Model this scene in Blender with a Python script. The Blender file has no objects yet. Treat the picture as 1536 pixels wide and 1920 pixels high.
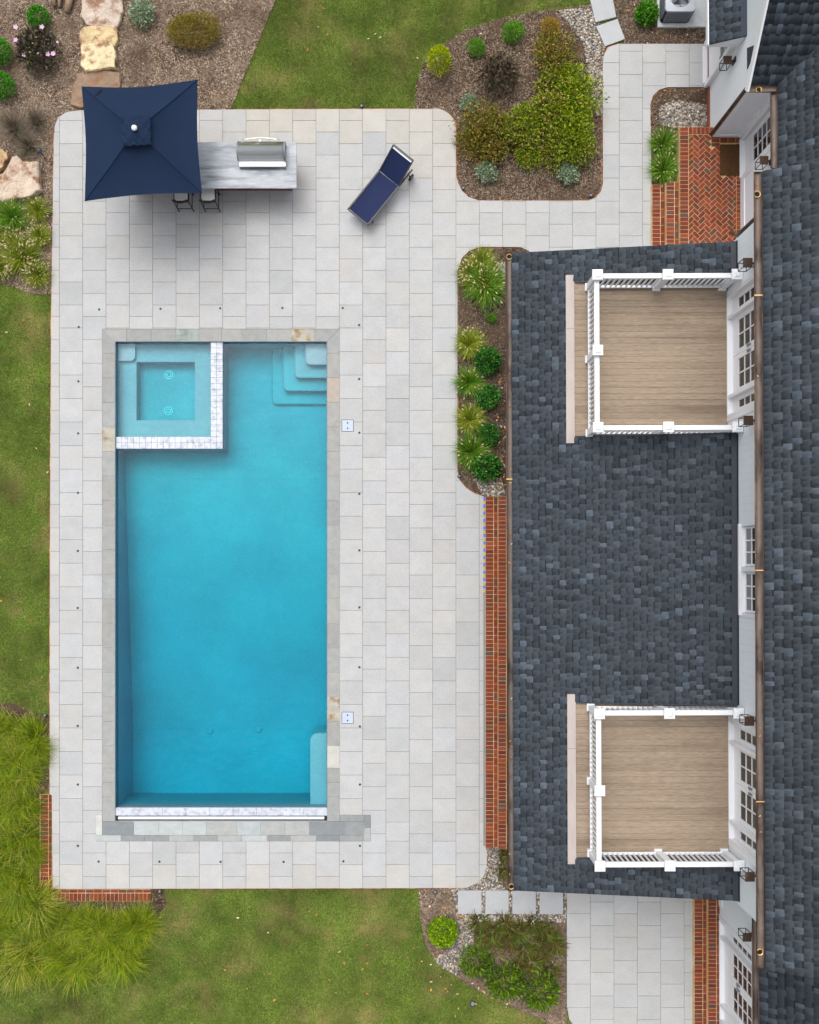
import bpy, math, random
import numpy as np
from mathutils import Vector, Matrix, noise
from mathutils.geometry import tessellate_polygon

# ------------------------------------------------------------------ camera, sky, sun, exposure
sc = bpy.context.scene
COL = sc.collection
H, F = 25.0, 1812.5            # drone height above the patio (m), focal length in photo pixels
NX, NY = 737.0, 1057.0         # photo pixel straight below the drone
cam = bpy.data.cameras.new('camera'); cam_o = bpy.data.objects.new('camera', cam); COL.objects.link(cam_o)
cam.sensor_fit = 'HORIZONTAL'; cam.sensor_width = 36.0; cam.lens = 36.0*F/1536.0
cam.shift_x = (768-NX)/1536.0; cam.shift_y = (NY-960)/1536.0
cam.clip_start = 0.1; cam.clip_end = 400
cam_o.location = (0, 0, H); cam_o.rotation_euler = (0, 0, 0)
sc.camera = cam_o
SUN_EL, SUN_AZ = math.radians(64), math.radians(-22)     # azimuth from +Y (photo top), clockwise
w = bpy.data.worlds.new('World'); sc.world = w; w.use_nodes = True
nt = w.node_tree; bg = nt.nodes['Background']
sky = nt.nodes.new('ShaderNodeTexSky'); sky.sky_type = 'NISHITA'; sky.sun_disc = False
sky.sun_elevation = SUN_EL; sky.sun_rotation = SUN_AZ
sky.air_density = 1.0; sky.dust_density = 6.0; sky.ozone_density = 1.0
hs = nt.nodes.new('ShaderNodeHueSaturation'); hs.inputs['Saturation'].default_value = 0.22
nt.links.new(sky.outputs[0], hs.inputs['Color']); nt.links.new(hs.outputs[0], bg.inputs[0])
bg.inputs[1].default_value = 0.15
sun = bpy.data.lights.new('sun', 'SUN'); sun_o = bpy.data.objects.new('sun', sun); COL.objects.link(sun_o)
sun.energy = 0.5; sun.angle = math.radians(70); sun.color = (1.0, 0.96, 0.90)
sd = Vector((math.sin(SUN_AZ)*math.cos(SUN_EL), math.cos(SUN_AZ)*math.cos(SUN_EL), math.sin(SUN_EL)))
sun_o.rotation_euler = sd.to_track_quat('Z', 'Y').to_euler(); sun_o.location = (0, 0, 40)
sc.view_settings.view_transform = 'Standard'; sc.view_settings.look = 'None'
sc.view_settings.gamma = 1.0; sc.view_settings.use_curve_mapping = False
sc.view_settings.exposure = 0.43
sc.render.engine = 'CYCLES'
sc.cycles.transparent_max_bounces = 16; sc.cycles.max_bounces = 8

# ------------------------------------------------------------------ helpers
R = random.Random(7)
RNG = np.random.default_rng(11)
def P(px, py, z=0.0):
    k = (H-z)/F
    return ((px-NX)*k, (NY-py)*k)
def s(r, g, b):
    f = lambda c: ((c/255+0.055)/1.055)**2.4 if c > 10 else c/255/12.92
    return (f(r), f(g), f(b))

class MB:
    def __init__(self): self.v, self.f = [], []
    def add(self, vs, fs):
        n = len(self.v); self.v += [tuple(p) for p in vs]; self.f += [tuple(i+n for i in q) for q in fs]; return self
    def box(self, x0, x1, y0, y1, z0, z1):
        if x0 > x1: x0, x1 = x1, x0
        if y0 > y1: y0, y1 = y1, y0
        return self.add([(x0,y0,z0),(x1,y0,z0),(x1,y1,z0),(x0,y1,z0),(x0,y0,z1),(x1,y0,z1),(x1,y1,z1),(x0,y1,z1)],
            [(3,2,1,0),(4,5,6,7),(0,1,5,4),(1,2,6,5),(2,3,7,6),(3,0,4,7)])
    def bbox(self, x0, x1, y0, y1, z0, z1, b=0.004):      # box with a bevelled top
        if x0 > x1: x0, x1 = x1, x0
        if y0 > y1: y0, y1 = y1, y0
        v = []
        for (i, z) in ((0, z0), (0, z1-b), (b, z1)):
            v += [(x0+i,y0+i,z),(x1-i,y0+i,z),(x1-i,y1-i,z),(x0+i,y1-i,z)]
        f = [(8,9,10,11)]
        for k in (0, 4):
            for j in range(4): f.append((k+j, k+(j+1)%4, k+4+(j+1)%4, k+4+j))
        return self.add(v, f)
    def prism(self, poly, z0, z1):                          # simple polygon, CCW or CW
        a = sum(poly[i][0]*poly[(i+1)%len(poly)][1]-poly[(i+1)%len(poly)][0]*poly[i][1] for i in range(len(poly)))
        if a < 0: poly = poly[::-1]
        n = len(poly)
        zf = z1 if callable(z1) else (lambda x, y: z1)
        v = [(x, y, z0) for x, y in poly] + [(x, y, zf(x, y)) for x, y in poly]
        top = [tuple(range(n, 2*n))] if n < 5 else [tuple(i+n for i in f) for f in tessellate_polygon([[Vector((x, y, 0)) for x, y in poly]])]
        return self.add(v, top + [(i, (i+1)%n, n+(i+1)%n, n+i) for i in range(n)])
    def beam(self, a, b, w, h=None, up=(0,0,1)):            # rectangular bar from a to b
        h = w if h is None else h
        a, b = Vector(a), Vector(b); d = (b-a).normalized(); u = Vector(up)
        if abs(d.dot(u)) > 0.98: u = Vector((0,1,0))
        sd_ = d.cross(u).normalized()*w/2; u = sd_.cross(d).normalized()*h/2
        v = [a-sd_-u, a+sd_-u, a+sd_+u, a-sd_+u, b-sd_-u, b+sd_-u, b+sd_+u, b-sd_+u]
        return self.add(v, [(3,2,1,0),(4,5,6,7),(0,1,5,4),(1,2,6,5),(2,3,7,6),(3,0,4,7)])
    def tube(self, pts, r, n=8, caps=True):
        pts = [Vector(p) for p in pts]; rs = r if isinstance(r, (list, tuple)) else [r]*len(pts)
        base = len(self.v); up = Vector((0.13, 0.21, 1)).normalized()
        for i, p in enumerate(pts):
            d = (pts[min(i+1, len(pts)-1)]-pts[max(i-1, 0)]).normalized()
            u = up if abs(d.dot(up)) < 0.97 else Vector((1, 0.1, 0)).normalized()
            a = d.cross(u).normalized(); b = d.cross(a).normalized()
            for k in range(n):
                t = 2*math.pi*k/n
                self.v.append(tuple(p + (a*math.cos(t)+b*math.sin(t))*rs[i]))
        for i in range(len(pts)-1):
            for k in range(n):
                self.f.append((base+i*n+k, base+i*n+(k+1)%n, base+(i+1)*n+(k+1)%n, base+(i+1)*n+k))
        if caps:
            self.f.append(tuple(base+k for k in range(n))[::-1]); e = base+(len(pts)-1)*n
            self.f.append(tuple(e+k for k in range(n)))
        return self
    def lathe(self, cx, cy, prof, n=16):                    # prof: (radius, z) list
        base = len(self.v)
        for r, z in prof:
            for k in range(n):
                t = 2*math.pi*k/n; self.v.append((cx+r*math.cos(t), cy+r*math.sin(t), z))
        for i in range(len(prof)-1):
            for k in range(n):
                self.f.append((base+i*n+k, base+i*n+(k+1)%n, base+(i+1)*n+(k+1)%n, base+(i+1)*n+k))
        self.f.append(tuple(base+(len(prof)-1)*n+k for k in range(n)))
        return self
    def build(self, name, m, parent=None, smooth=False, origin=None):
        me = bpy.data.meshes.new(name)
        off = Vector(parent.location) if parent else Vector((0,0,0))
        if parent and parent.parent: off = off + Vector(parent.parent.location)
        if origin is not None: off = Vector(origin)
        me.from_pydata([(x-off.x, y-off.y, z-off.z) for x, y, z in self.v], [], self.f)
        me.update()
        if smooth: me.shade_smooth()
        return link(name, me, m, parent, origin)

def link(name, me, m, parent=None, origin=None):
    o = bpy.data.objects.new(name, me); COL.objects.link(o)
    if m is not None and not me.materials: me.materials.append(m)
    if parent:
        o.parent = parent
        if origin is not None:
            po = Vector(parent.location) + (Vector(parent.parent.location) if parent.parent else Vector((0,0,0)))
            o.location = Vector(origin)-po
    elif origin is not None: o.location = origin
    return o
def tag(o, label, cat, group=None):
    o['label'] = label; o['category'] = cat
    if group: o['group'] = group
    return o
def struct(o): o['kind'] = 'structure'; return o
def stuff(o): o['kind'] = 'stuff'; return o
def thing(name, label, cat, loc, group=None):
    o = bpy.data.objects.new(name, None); COL.objects.link(o); o.location = loc; o.empty_display_size = 0.2
    return tag(o, label, cat, group)
def copy_tree(o, parent=None):
    c = o.copy(); COL.objects.link(c)
    if parent: c.parent = parent
    for ch in list(o.children): copy_tree(ch, c)
    return c
def np_mesh(name, V, Fc, cols=None, smooth=False):
    V = np.asarray(V, dtype=np.float32); Fc = np.asarray(Fc, dtype=np.int32); k = Fc.shape[1]
    me = bpy.data.meshes.new(name)
    me.vertices.add(len(V)); me.vertices.foreach_set('co', V.ravel())
    me.loops.add(Fc.size); me.loops.foreach_set('vertex_index', Fc.ravel())
    me.polygons.add(len(Fc)); me.polygons.foreach_set('loop_start', np.arange(0, Fc.size, k, dtype=np.int32))
    me.update(calc_edges=True)
    if cols is not None:
        a = me.attributes.new('Col', 'FLOAT_COLOR', 'POINT')
        c4 = np.ones((len(V), 4), dtype=np.float32); c4[:, :3] = cols; a.data.foreach_set('color', c4.ravel())
    if smooth: me.shade_smooth()
    return me
def in_poly(x, y, poly):
    x = np.asarray(x); y = np.asarray(y); r = np.zeros(x.shape, bool); n = len(poly)
    for i in range(n):
        x0, y0 = poly[i]; x1, y1 = poly[(i+1) % n]
        c = ((y0 > y) != (y1 > y))
        with np.errstate(divide='ignore', invalid='ignore'):
            r ^= c & (x < (x1-x0)*(y-y0)/((y1-y0) if y1 != y0 else 1e-9)+x0)
    return r
def clip_rect(poly, x0, x1, y0, y1):
    def cl(pts, inside, inter):
        out = []
        for i in range(len(pts)):
            a, b = pts[i-1], pts[i]; ia, ib = inside(a), inside(b)
            if ib:
                if not ia: out.append(inter(a, b))
                out.append(b)
            elif ia: out.append(inter(a, b))
        return out
    def ix(c): return lambda a, b: (c, a[1]+(b[1]-a[1])*(c-a[0])/(b[0]-a[0]))
    def iy(c): return lambda a, b: (a[0]+(b[0]-a[0])*(c-a[1])/(b[1]-a[1]), c)
    p = cl(poly, lambda q: q[0] >= x0, ix(x0))
    if p: p = cl(p, lambda q: q[0] <= x1, ix(x1))
    if p: p = cl(p, lambda q: q[1] >= y0, iy(y0))
    if p: p = cl(p, lambda q: q[1] <= y1, iy(y1))
    q = []
    for a in p:
        if not q or abs(a[0]-q[-1][0])+abs(a[1]-q[-1][1]) > 1e-4: q.append(a)
    if len(q) > 1 and abs(q[0][0]-q[-1][0])+abs(q[0][1]-q[-1][1]) < 1e-4: q.pop()
    return q
def area(p): return abs(sum(p[i-1][0]*p[i][1]-p[i][0]*p[i-1][1] for i in range(len(p))))/2
def arc(cx, cy, r, a0, a1, n=8):
    return [(cx+r*math.cos(math.radians(a0+(a1-a0)*i/n)), cy+r*math.sin(math.radians(a0+(a1-a0)*i/n))) for i in range(n+1)]

# ------------------------------------------------------------------ materials
MATS = {}
def mat(name, base=(.5,.5,.5), rough=.7, var=.12, scale=6, stretch=(1,1,1), bump=0.0, bscale=60, rnd=0.0, attr=False,
        objcol=False, metal=0.0, spec=.4, alt=None, altscale=2.0, altlo=.45, althi=.65, transl=0.0, coat=0.0, fine=0.0, finescale=80, detail=5):
    m = bpy.data.materials.new(name); m.use_nodes = True; t = m.node_tree; L = t.links.new; N = t.nodes
    b = N['Principled BSDF']; b.inputs['Roughness'].default_value = rough; b.inputs['Metallic'].default_value = metal
    b.inputs['Specular IOR Level'].default_value = spec
    if coat: b.inputs['Coat Weight'].default_value = coat; b.inputs['Coat Roughness'].default_value = .15
    geo = N.new('ShaderNodeNewGeometry'); mp = N.new('ShaderNodeMapping'); mp.inputs['Scale'].default_value = stretch
    L(geo.outputs['Position'], mp.inputs['Vector'])
    if attr: n0 = N.new('ShaderNodeAttribute'); n0.attribute_name = 'Col'; c = n0.outputs['Color']
    elif objcol: n0 = N.new('ShaderNodeObjectInfo'); c = n0.outputs['Color']
    else: n0 = N.new('ShaderNodeRGB'); n0.outputs[0].default_value = (*base, 1); c = n0.outputs[0]
    def tex(sc_, det=detail, rgh=.6):
        x = N.new('ShaderNodeTexNoise'); x.inputs['Scale'].default_value = sc_; x.inputs['Detail'].default_value = det
        x.inputs['Roughness'].default_value = rgh; L(mp.outputs[0], x.inputs['Vector']); return x.outputs['Fac']
    def mulby(c, fac):
        mx = N.new('ShaderNodeMix'); mx.data_type = 'RGBA'; mx.blend_type = 'MULTIPLY'; mx.inputs['Factor'].default_value = 1
        L(c, mx.inputs['A']); L(fac, mx.inputs['B']); return mx.outputs['Result']
    def rng(v, lo, hi, fl=0., fh=1.):
        r = N.new('ShaderNodeMapRange'); r.inputs['From Min'].default_value = fl; r.inputs['From Max'].default_value = fh
        r.inputs['To Min'].default_value = lo; r.inputs['To Max'].default_value = hi; L(v, r.inputs['Value']); return r.outputs['Result']
    if alt is not None:
        f = rng(tex(altscale), 0, 1, altlo, althi)
        mx = N.new('ShaderNodeMix'); mx.data_type = 'RGBA'; L(f, mx.inputs['Factor']); L(c, mx.inputs['A'])
        mx.inputs['B'].default_value = (*alt, 1); c = mx.outputs['Result']
    if var: c = mulby(c, rng(tex(scale), 1-var, 1+var, .3, .7))
    if fine: c = mulby(c, rng(tex(finescale, 2), 1-fine, 1+fine, .3, .7))
    if rnd:
        oi = N.new('ShaderNodeObjectInfo'); c = mulby(c, rng(oi.outputs['Random'], 1-rnd, 1+rnd))
    L(c, b.inputs['Base Color'])
    if bump:
        bm = N.new('ShaderNodeBump'); bm.inputs['Strength'].default_value = bump; bm.inputs['Distance'].default_value = .02
        L(tex(bscale, 4), bm.inputs['Height']); L(bm.outputs[0], b.inputs['Normal'])
    if transl:
        tr = N.new('ShaderNodeBsdfTranslucent'); L(c, tr.inputs['Color']); ms = N.new('ShaderNodeMixShader')
        ms.inputs[0].default_value = transl; L(b.outputs[0], ms.inputs[1]); L(tr.outputs[0], ms.inputs[2])
        L(ms.outputs[0], N['Material Output'].inputs['Surface'])
    MATS[name] = m; return m

m_paver = mat('bluestone', rough=.75, objcol=True, var=.06, scale=2.6, fine=.05, finescale=22, bump=.3, bscale=16, alt=(.40,.385,.35), altscale=1.3, altlo=.56, althi=.9, detail=7)
m_sand = mat('joint_sand', (.16,.15,.14), .95, .2, 30)
m_coping = mat('coping_stone', rough=.7, objcol=True, var=.10, scale=5, fine=.05, finescale=40, bump=.3, bscale=14)
m_rust = mat('rust_stained_stone', s(166,162,150), .7, .15, 6, alt=s(140,104,58), altscale=3.5, altlo=.50, althi=.68, bump=.3, bscale=14)
m_veined = mat('veined_stone', s(156,164,160), .7, .15, 4, alt=s(112,124,118), altscale=4, altlo=.42, althi=.62, bump=.3, bscale=14)
m_brick = mat('brick', rough=.85, objcol=True, var=.16, scale=22, fine=.10, finescale=90, bump=.4, bscale=60)
m_mortar = mat('sandy_mortar', s(190,158,98), .95, .18, 14, alt=s(206,186,146), altscale=2.2)
m_edge = mat('brick_edging', s(150,84,52), .9, .25, 9, alt=s(206,150,100), altscale=3)
m_soil = mat('mulch_ground', s(126,108,92), .95, .35, 9, stretch=(1,1,1), alt=s(84,66,54), altscale=1.1, altlo=.5, althi=.62, bump=.9, bscale=45, fine=.3, finescale=70)
m_soil2 = mat('fresh_mulch_ground', s(92,72,56), .95, .35, 9, alt=s(62,46,36), altscale=1.1, altlo=.5, althi=.62, bump=.9, bscale=45, fine=.3, finescale=70)
m_chip = mat('mulch_chips', rough=.95, attr=True, var=.28, scale=3.5, alt=s(92,72,58), altscale=.8, altlo=.52, althi=.70)
m_lawn = mat('lawn_turf', s(84,104,38), .95, .40, 1.0, alt=s(116,106,64), altscale=.75, altlo=.50, althi=.70, fine=.25, finescale=45, bump=.6, bscale=50)
m_blade = mat('grass_blades', rough=.8, attr=True, var=.48, scale=.9, alt=s(150,136,86), altscale=.7, altlo=.50, althi=.72, spec=.2)
m_leaf = mat('leaves', rough=.6, attr=True, var=.0, spec=.3, transl=.22, rnd=.12)
m_stone = mat('river_rock', rough=.75, attr=True, var=.1, scale=40)
m_boulder = mat('sandstone_boulder', rough=.9, objcol=True, var=.16, scale=4, fine=.16, finescale=30, bump=1.0, bscale=9, alt=s(140,104,80), altscale=3.2, altlo=.50, althi=.64)
m_plaster = mat('pool_plaster', (.40,.395,.475), .8, .10, .6, fine=.07, finescale=24, alt=(.53,.47,.52), altscale=.24, altlo=.46, althi=.66)
m_nosing = mat('nosing_tile', s(120,142,156), .5, .1, 20)
m_waterline = mat('waterline_tile', s(74,108,126), .3, .12, 20)
m_marble = mat('marble_tile', s(190,194,204), .4, .08, 8, alt=s(146,152,168), altscale=9, altlo=.48, althi=.72, rnd=.05, spec=.5)
m_grout = mat('grout', s(150,156,168), .9, .05)
m_cover = mat('white_metal_lid', s(236,240,246), .4, .03, 4)
m_black = mat('black_metal', (.012,.012,.014), .45, .1, 8)
m_dark = mat('dark_hole', (.01,.01,.01), .9, .0)
m_white = mat('white_paint', s(226,231,238), .55, .025, 3, fine=.02, finescale=40)
m_trim = mat('white_vinyl', s(226,228,232), .4, .02, 3)
m_roof = mat('shingle_mats', s(58,67,78), .95, .15, 20)
m_shingle = mat('asphalt_shingles', rough=.95, attr=True, var=.10, scale=.8, fine=.12, finescale=60, bump=.08, bscale=120, spec=.2)
m_shingle1 = mat('asphalt_shingle_piece', rough=.95, attr=True, var=.10, scale=.8, fine=.12, finescale=60, bump=.08, bscale=120, spec=.2)
m_flash = mat('dark_flashing', s(44,50,60), .6, .1, 6)
m_deck = mat('deck_board', s(151,134,115), .8, .10, 3.0, stretch=(.5,7,1), alt=s(114,99,84), altscale=.35, altlo=.5, althi=.78, rnd=.06, fine=.24, finescale=11, bump=.3, bscale=20)
m_stain = None
m_fascia = mat('weathered_fascia', s(178,167,162), .8, .1, 4, stretch=(1,.3,1))
m_copper = mat('aged_copper', s(84,64,54), .5, .25, 5, stretch=(1,.4,1), metal=.35, alt=s(120,90,66), altscale=5, altlo=.55, althi=.7)
m_copin = mat('gutter_inside', s(112,100,92), .6, .25, 7, stretch=(1,.35,1), metal=.2, alt=s(66,56,52), altscale=2.5, altlo=.5, althi=.62)
m_coprim = mat('bright_copper', s(214,172,112), .4, .15, 12, metal=.4)
m_glass = mat('window_glass', (.02,.022,.025), .04, .0, spec=.9)
m_navy = mat('navy_canvas', s(21,38,64), .85, .06, 2.5, fine=.05, finescale=120, bump=.15, bscale=250, spec=.2)
m_sling = mat('navy_sling', s(24,37,74), .75, .06, 3, fine=.06, finescale=150, spec=.25)
m_frame = mat('charcoal_aluminium', s(66,66,72), .45, .08, 6, metal=.3)
m_steel = mat('brushed_steel', (.78,.78,.78), .34, .04, 3, stretch=(.1,6,6), metal=1.0)
m_granite = mat('grey_granite', s(150,156,164), .35, .22, 2.6, stretch=(.4,2.4,1), alt=s(84,92,104), altscale=2.0, altlo=.47, althi=.66, fine=.14, finescale=11, spec=.5)
m_mat = mat('coir', s(78,50,22), .98, .25, 14, fine=.3, finescale=60, bump=.8, bscale=90)
m_acgrey = mat('grey_enamel', s(126,130,138), .5, .05, 4)
m_actop = mat('pale_grey_enamel', s(178,182,190), .5, .05, 4)
m_pad = mat('concrete_pad', s(200,204,206), .8, .1, 6)
m_lid = mat('pale_blue_lid', s(176,188,204), .5, .04, 6)
m_cushion = mat('pale_cushion', s(206,204,202), .9, .05, 6)
m_bark = mat('weathered_wood', s(150,128,106), .9, .25, 8, stretch=(1,.3,1), bump=.5, bscale=30)
m_blue = mat('blue_tape', s(52,118,214), .6, .1, 8)
m_tape = mat('tan_tape', s(190,160,96), .7, .1, 8)
m_gravelbed = mat('gravel_ground', s(110,102,94), .95, .3, 30, bump=.8, bscale=60)

# siding: white boards with fine grooves along one axis
def siding(name, axis, pitch, base=s(224,229,236)):
    m = bpy.data.materials.new(name); m.use_nodes = True; t = m.node_tree; N = t.nodes; L = t.links.new
    b = N['Principled BSDF']; b.inputs['Roughness'].default_value = .6
    geo = N.new('ShaderNodeNewGeometry'); sp = N.new('ShaderNodeSeparateXYZ'); L(geo.outputs['Position'], sp.inputs[0])
    d = N.new('ShaderNodeMath'); d.operation = 'DIVIDE'; L(sp.outputs[axis], d.inputs[0]); d.inputs[1].default_value = pitch
    fr = N.new('ShaderNodeMath'); fr.operation = 'FRACT'; L(d.outputs[0], fr.inputs[0])
    lt = N.new('ShaderNodeMapRange'); L(fr.outputs[0], lt.inputs['Value']); lt.inputs['From Min'].default_value = 0; lt.inputs['From Max'].default_value = .10
    bp = N.new('ShaderNodeBump'); bp.inputs['Strength'].default_value = .35; bp.inputs['Distance'].default_value = .012
    L(lt.outputs[0], bp.inputs['Height']); L(bp.outputs[0], b.inputs['Normal'])
    nz = N.new('ShaderNodeTexNoise'); nz.inputs['Scale'].default_value = 1.5; L(geo.outputs['Position'], nz.inputs['Vector'])
    mr = N.new('ShaderNodeMapRange'); L(nz.outputs['Fac'], mr.inputs['Value']); mr.inputs['To Min'].default_value = .95; mr.inputs['To Max'].default_value = 1.03
    mx = N.new('ShaderNodeMix'); mx.data_type = 'RGBA'; mx.blend_type = 'MULTIPLY'; mx.inputs['Factor'].default_value = 1
    mx.inputs['A'].default_value = (*base, 1); L(mr.outputs[0], mx.inputs['B']); L(mx.outputs['Result'], b.inputs['Base Color'])
    return m
m_siding_v = siding('vertical_siding', 1, .16)
m_siding_h = siding('horizontal_siding', 2, .13)

# water: fresnel mirror over a clear surface, coloured by absorption in the volume
m_water = bpy.data.materials.new('pool_water'); m_water.use_nodes = True
t = m_water.node_tree; N = t.nodes; L = t.links.new; N.remove(N['Principled BSDF'])
tr = N.new('ShaderNodeBsdfTransparent'); gl = N.new('ShaderNodeBsdfGlossy'); gl.inputs['Roughness'].default_value = .05
fr = N.new('ShaderNodeFresnel'); fr.inputs['IOR'].default_value = 1.33; mx = N.new('ShaderNodeMixShader')
nz = N.new('ShaderNodeTexNoise'); nz.inputs['Scale'].default_value = 5; nz.inputs['Detail'].default_value = 3
geo = N.new('ShaderNodeNewGeometry'); L(geo.outputs['Position'], nz.inputs['Vector'])
bp = N.new('ShaderNodeBump'); bp.inputs['Strength'].default_value = .25; bp.inputs['Distance'].default_value = .03
L(nz.outputs['Fac'], bp.inputs['Height']); L(bp.outputs[0], gl.inputs['Normal']); L(bp.outputs[0], fr.inputs['Normal'])
L(fr.outputs[0], mx.inputs[0]); L(tr.outputs[0], mx.inputs[1]); L(gl.outputs[0], mx.inputs[2])
va = N.new('ShaderNodeVolumeAbsorption'); va.inputs['Color'].default_value = (.0, .950, .980, 1); va.inputs['Density'].default_value = 2.1
L(mx.outputs[0], N['Material Output'].inputs['Surface']); L(va.outputs[0], N['Material Output'].inputs['Volume'])

# ------------------------------------------------------------------ ground: lawn sheet with a hole for the pool
PX0, PX1 = P(216, 0)[0], P(613.5, 0)[0]
PY1, PY0 = P(0, 640)[1], P(0, 1538)[1]
POLY = lambda pts, z=0.0: [P(a, b, z) for a, b in pts]
mb = MB()
G, hx0, hx1, hy0, hy1, zl = 90, PX0-.15, PX1+.15, PY0-.15, PY1+.15, -0.085
for (a, b, c, d) in ((-G, hx0, -G, G), (hx1, G, -G, G), (hx0, hx1, -G, hy0), (hx0, hx1, hy1, G)):
    mb.add([(a,c,zl),(b,c,zl),(b,d,zl),(a,d,zl)], [(0,1,2,3)])
lawn = struct(mb.build('lawn', m_lawn))

BEDS = {
 'nw': [(-120,-120),(560,-120),(515,0),(470,110),(430,206),(150,207),(118,213),(103,232),(99,300),(97,450),(96,548),(60,552),(20,535),(-120,515)],
 'mid': [(778,204),(780,160),(795,115),(825,85),(870,55),(930,35),(985,22),(1040,16),(1112,6),(1125,40),(1140,85),(1134,100),(1131,140),(1131,345),(1122,366),(1105,377),(895,377),(870,362),(858,335),(856,240),(845,215),(815,203)],
 'ne': [(1142,-120),(1338,-120),(1338,83),(1172,83),(1150,15)],
 'stoop': [(1218,200),(1235,172),(1255,162),(1338,162),(1338,246),(1278,246),(1278,346),(1222,346)],
 'porch': [(856,510),(867,480),(900,462),(990,462),(1000,500),(1000,932),(905,931),(870,912),(857,885)],
 'se': [(785,1667),(870,1667),(905,1645),(914,1610),(913,1586),(975,1586),(975,1668),(1064,1672),(1064,1960),(1060,1935),(950,1885),(880,1850),(830,1815),(800,1780),(788,1720)],
 'sw': [(-120,1325),(20,1318),(60,1336),(95,1345),(95,1480),(78,1490),(78,1692),(285,1692),(285,1668),(302,1668),(312,1695),(270,1760),(240,1790),(150,1815),(-120,1830)],
}
for k, pts in BEDS.items():
    q = POLY(pts); tri = tessellate_polygon([[Vector((x, y, 0)) for x, y in q]])
    zb = -0.055 if k != 'sw' else -0.075
    m = MB().add([(x, y, zb) for x, y in q], [tuple(f) for f in tri])
    o = struct(m.build('mulch_bed', m_soil if k in ('nw','se') else m_soil2))
GRAVEL = [
 [(1045,18),(1110,12),(1118,50),(1135,86),(1131,110),(1131,215),(1120,215),(1105,150),(1095,80),(1070,45)],
 [(1236,202),(1262,186),(1338,196),(1338,241),(1274,241),(1240,232)],
 [(888,897),(940,893),(950,931),(906,930)],
 [(932,492),(950,492),(950,530),(940,520)],
 [(906,1588),(940,1588),(934,1655),(950,1668),(1064,1666),(1064,1730),(905,1727),(892,1732),(886,1772),(872,1800),(856,1832),(832,1817),(814,1800),(845,1780),(864,1752),(857,1716),(848,1668),(875,1666),(905,1640)],
]
for q in GRAVEL:
    q = POLY(q); tri = tessellate_polygon([[Vector((x, y, 0)) for x, y in q]])
    struct(MB().add([(x, y, -.048) for x, y in q], [tuple(f) for f in tri]).build('gravel_bed', m_gravelbed))

# ------------------------------------------------------------------ patio outline and pavers
OUT = ([(101,255)] + [(103,235),(110,219),(125,210),(150,206.5)] + [(815,203.5)] + arc(815,243,40,-90,0) + [(856,330)] +
  [(859,343),(866,357),(878,369),(898,376)] + [(1104,376)] + [(1118,370),(1127,359),(1131,343)] + [(1130.5,115)] + [(1134,100),(1142,88),(1160,82)] +
  [(1326,82),(1326,163),(1252,163)] + [(1236,168),(1224,180),(1219.5,197)] + [(1222,346),(1223,505),(1002,505)] + [(992,470),(975,463),(900,462.5)] + [(880,470),(866,484),(858,508)] +
  [(857.5,882)] + [(862,900),(874,915),(890,925),(907,931)] + [(909.5,1000),(911,1590)] + [(913.5,1595),(913,1622)] + [(908,1642),(896,1656),(874,1665)] + [(99,1667),(97.5,1492),(93,1488),(94,1000),(96,600),(98.5,420)])
HOLES = [(191.5, 637.2, 616.5, 1577.5), (179.5, 695.2, 1528, 1577.5)]
xs = [636.4+43.75*k for k in range(-13, 17)]
xs = [x for x in xs if x > 100]; xs[0] = 111.4 if abs(xs[0]-111.4) < 5 else xs[0]
xcols = [60] + xs
ye = [615-43.25*n for n in range(1, 14)][::-1] + [614.8+44.13*n for n in range(22)] + [1577.3, 1621.5, 1690]
yo = [593.2-43.25*n for n in range(0, 13)][::-1] + [636.8+44.13*n for n in range(22)] + [1599.5, 1643.6, 1690]
patio_base = MB()
outw = POLY(OUT)
hole = [P(180,1577), P(695,1577), P(695,1528), P(637,1528), P(637,617), P(192,617), P(192,1528), P(180,1528)]
tri = tessellate_polygon([[Vector((x,y,0)) for x, y in outw], [Vector((x,y,0)) for x, y in hole]])
allp = outw+hole
patio_base.add([(x,y,-.012) for x, y in allp], [tuple(f) for f in tri])
n = len(outw)
patio_base.add([(x,y,-.012) for x, y in outw]+[(x,y,-.2) for x, y in outw], [(i,(i+1)%n,n+(i+1)%n,n+i) for i in range(n)])
patio = struct(patio_base.build('patio', m_sand))
def paver_col(x, y):
    r = R.random(); g = R.uniform(.405, .445)
    c = (g*.997, g, g*1.0)
    if r < .16: c = (g*.982, g, g*1.02)
    elif r < .22: c = (g*.92, g*.94, g*.94)
    elif r < .30: c = (g*1.01, g*1.0, g*.98)
    warm = 0.0                                           # sealed, honey-coloured stones run along the garden edge
    if x > 900: warm = .08
    elif y < 250 and x > 480: warm = .85
    elif y < 215: warm = .5
    elif x > 770 and y < 350: warm = .75
    elif x < 112: warm = .4
    elif y > 1640: warm = .4
    elif x > 800 and y < 420: warm = .3
    if R.random() < .5 and warm < .5: warm *= .3
    t_ = (g*1.05, g*1.0, g*.90)
    return tuple(a*(1-warm)+b*warm for a, b in zip(c, t_))
GAP = .65
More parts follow.
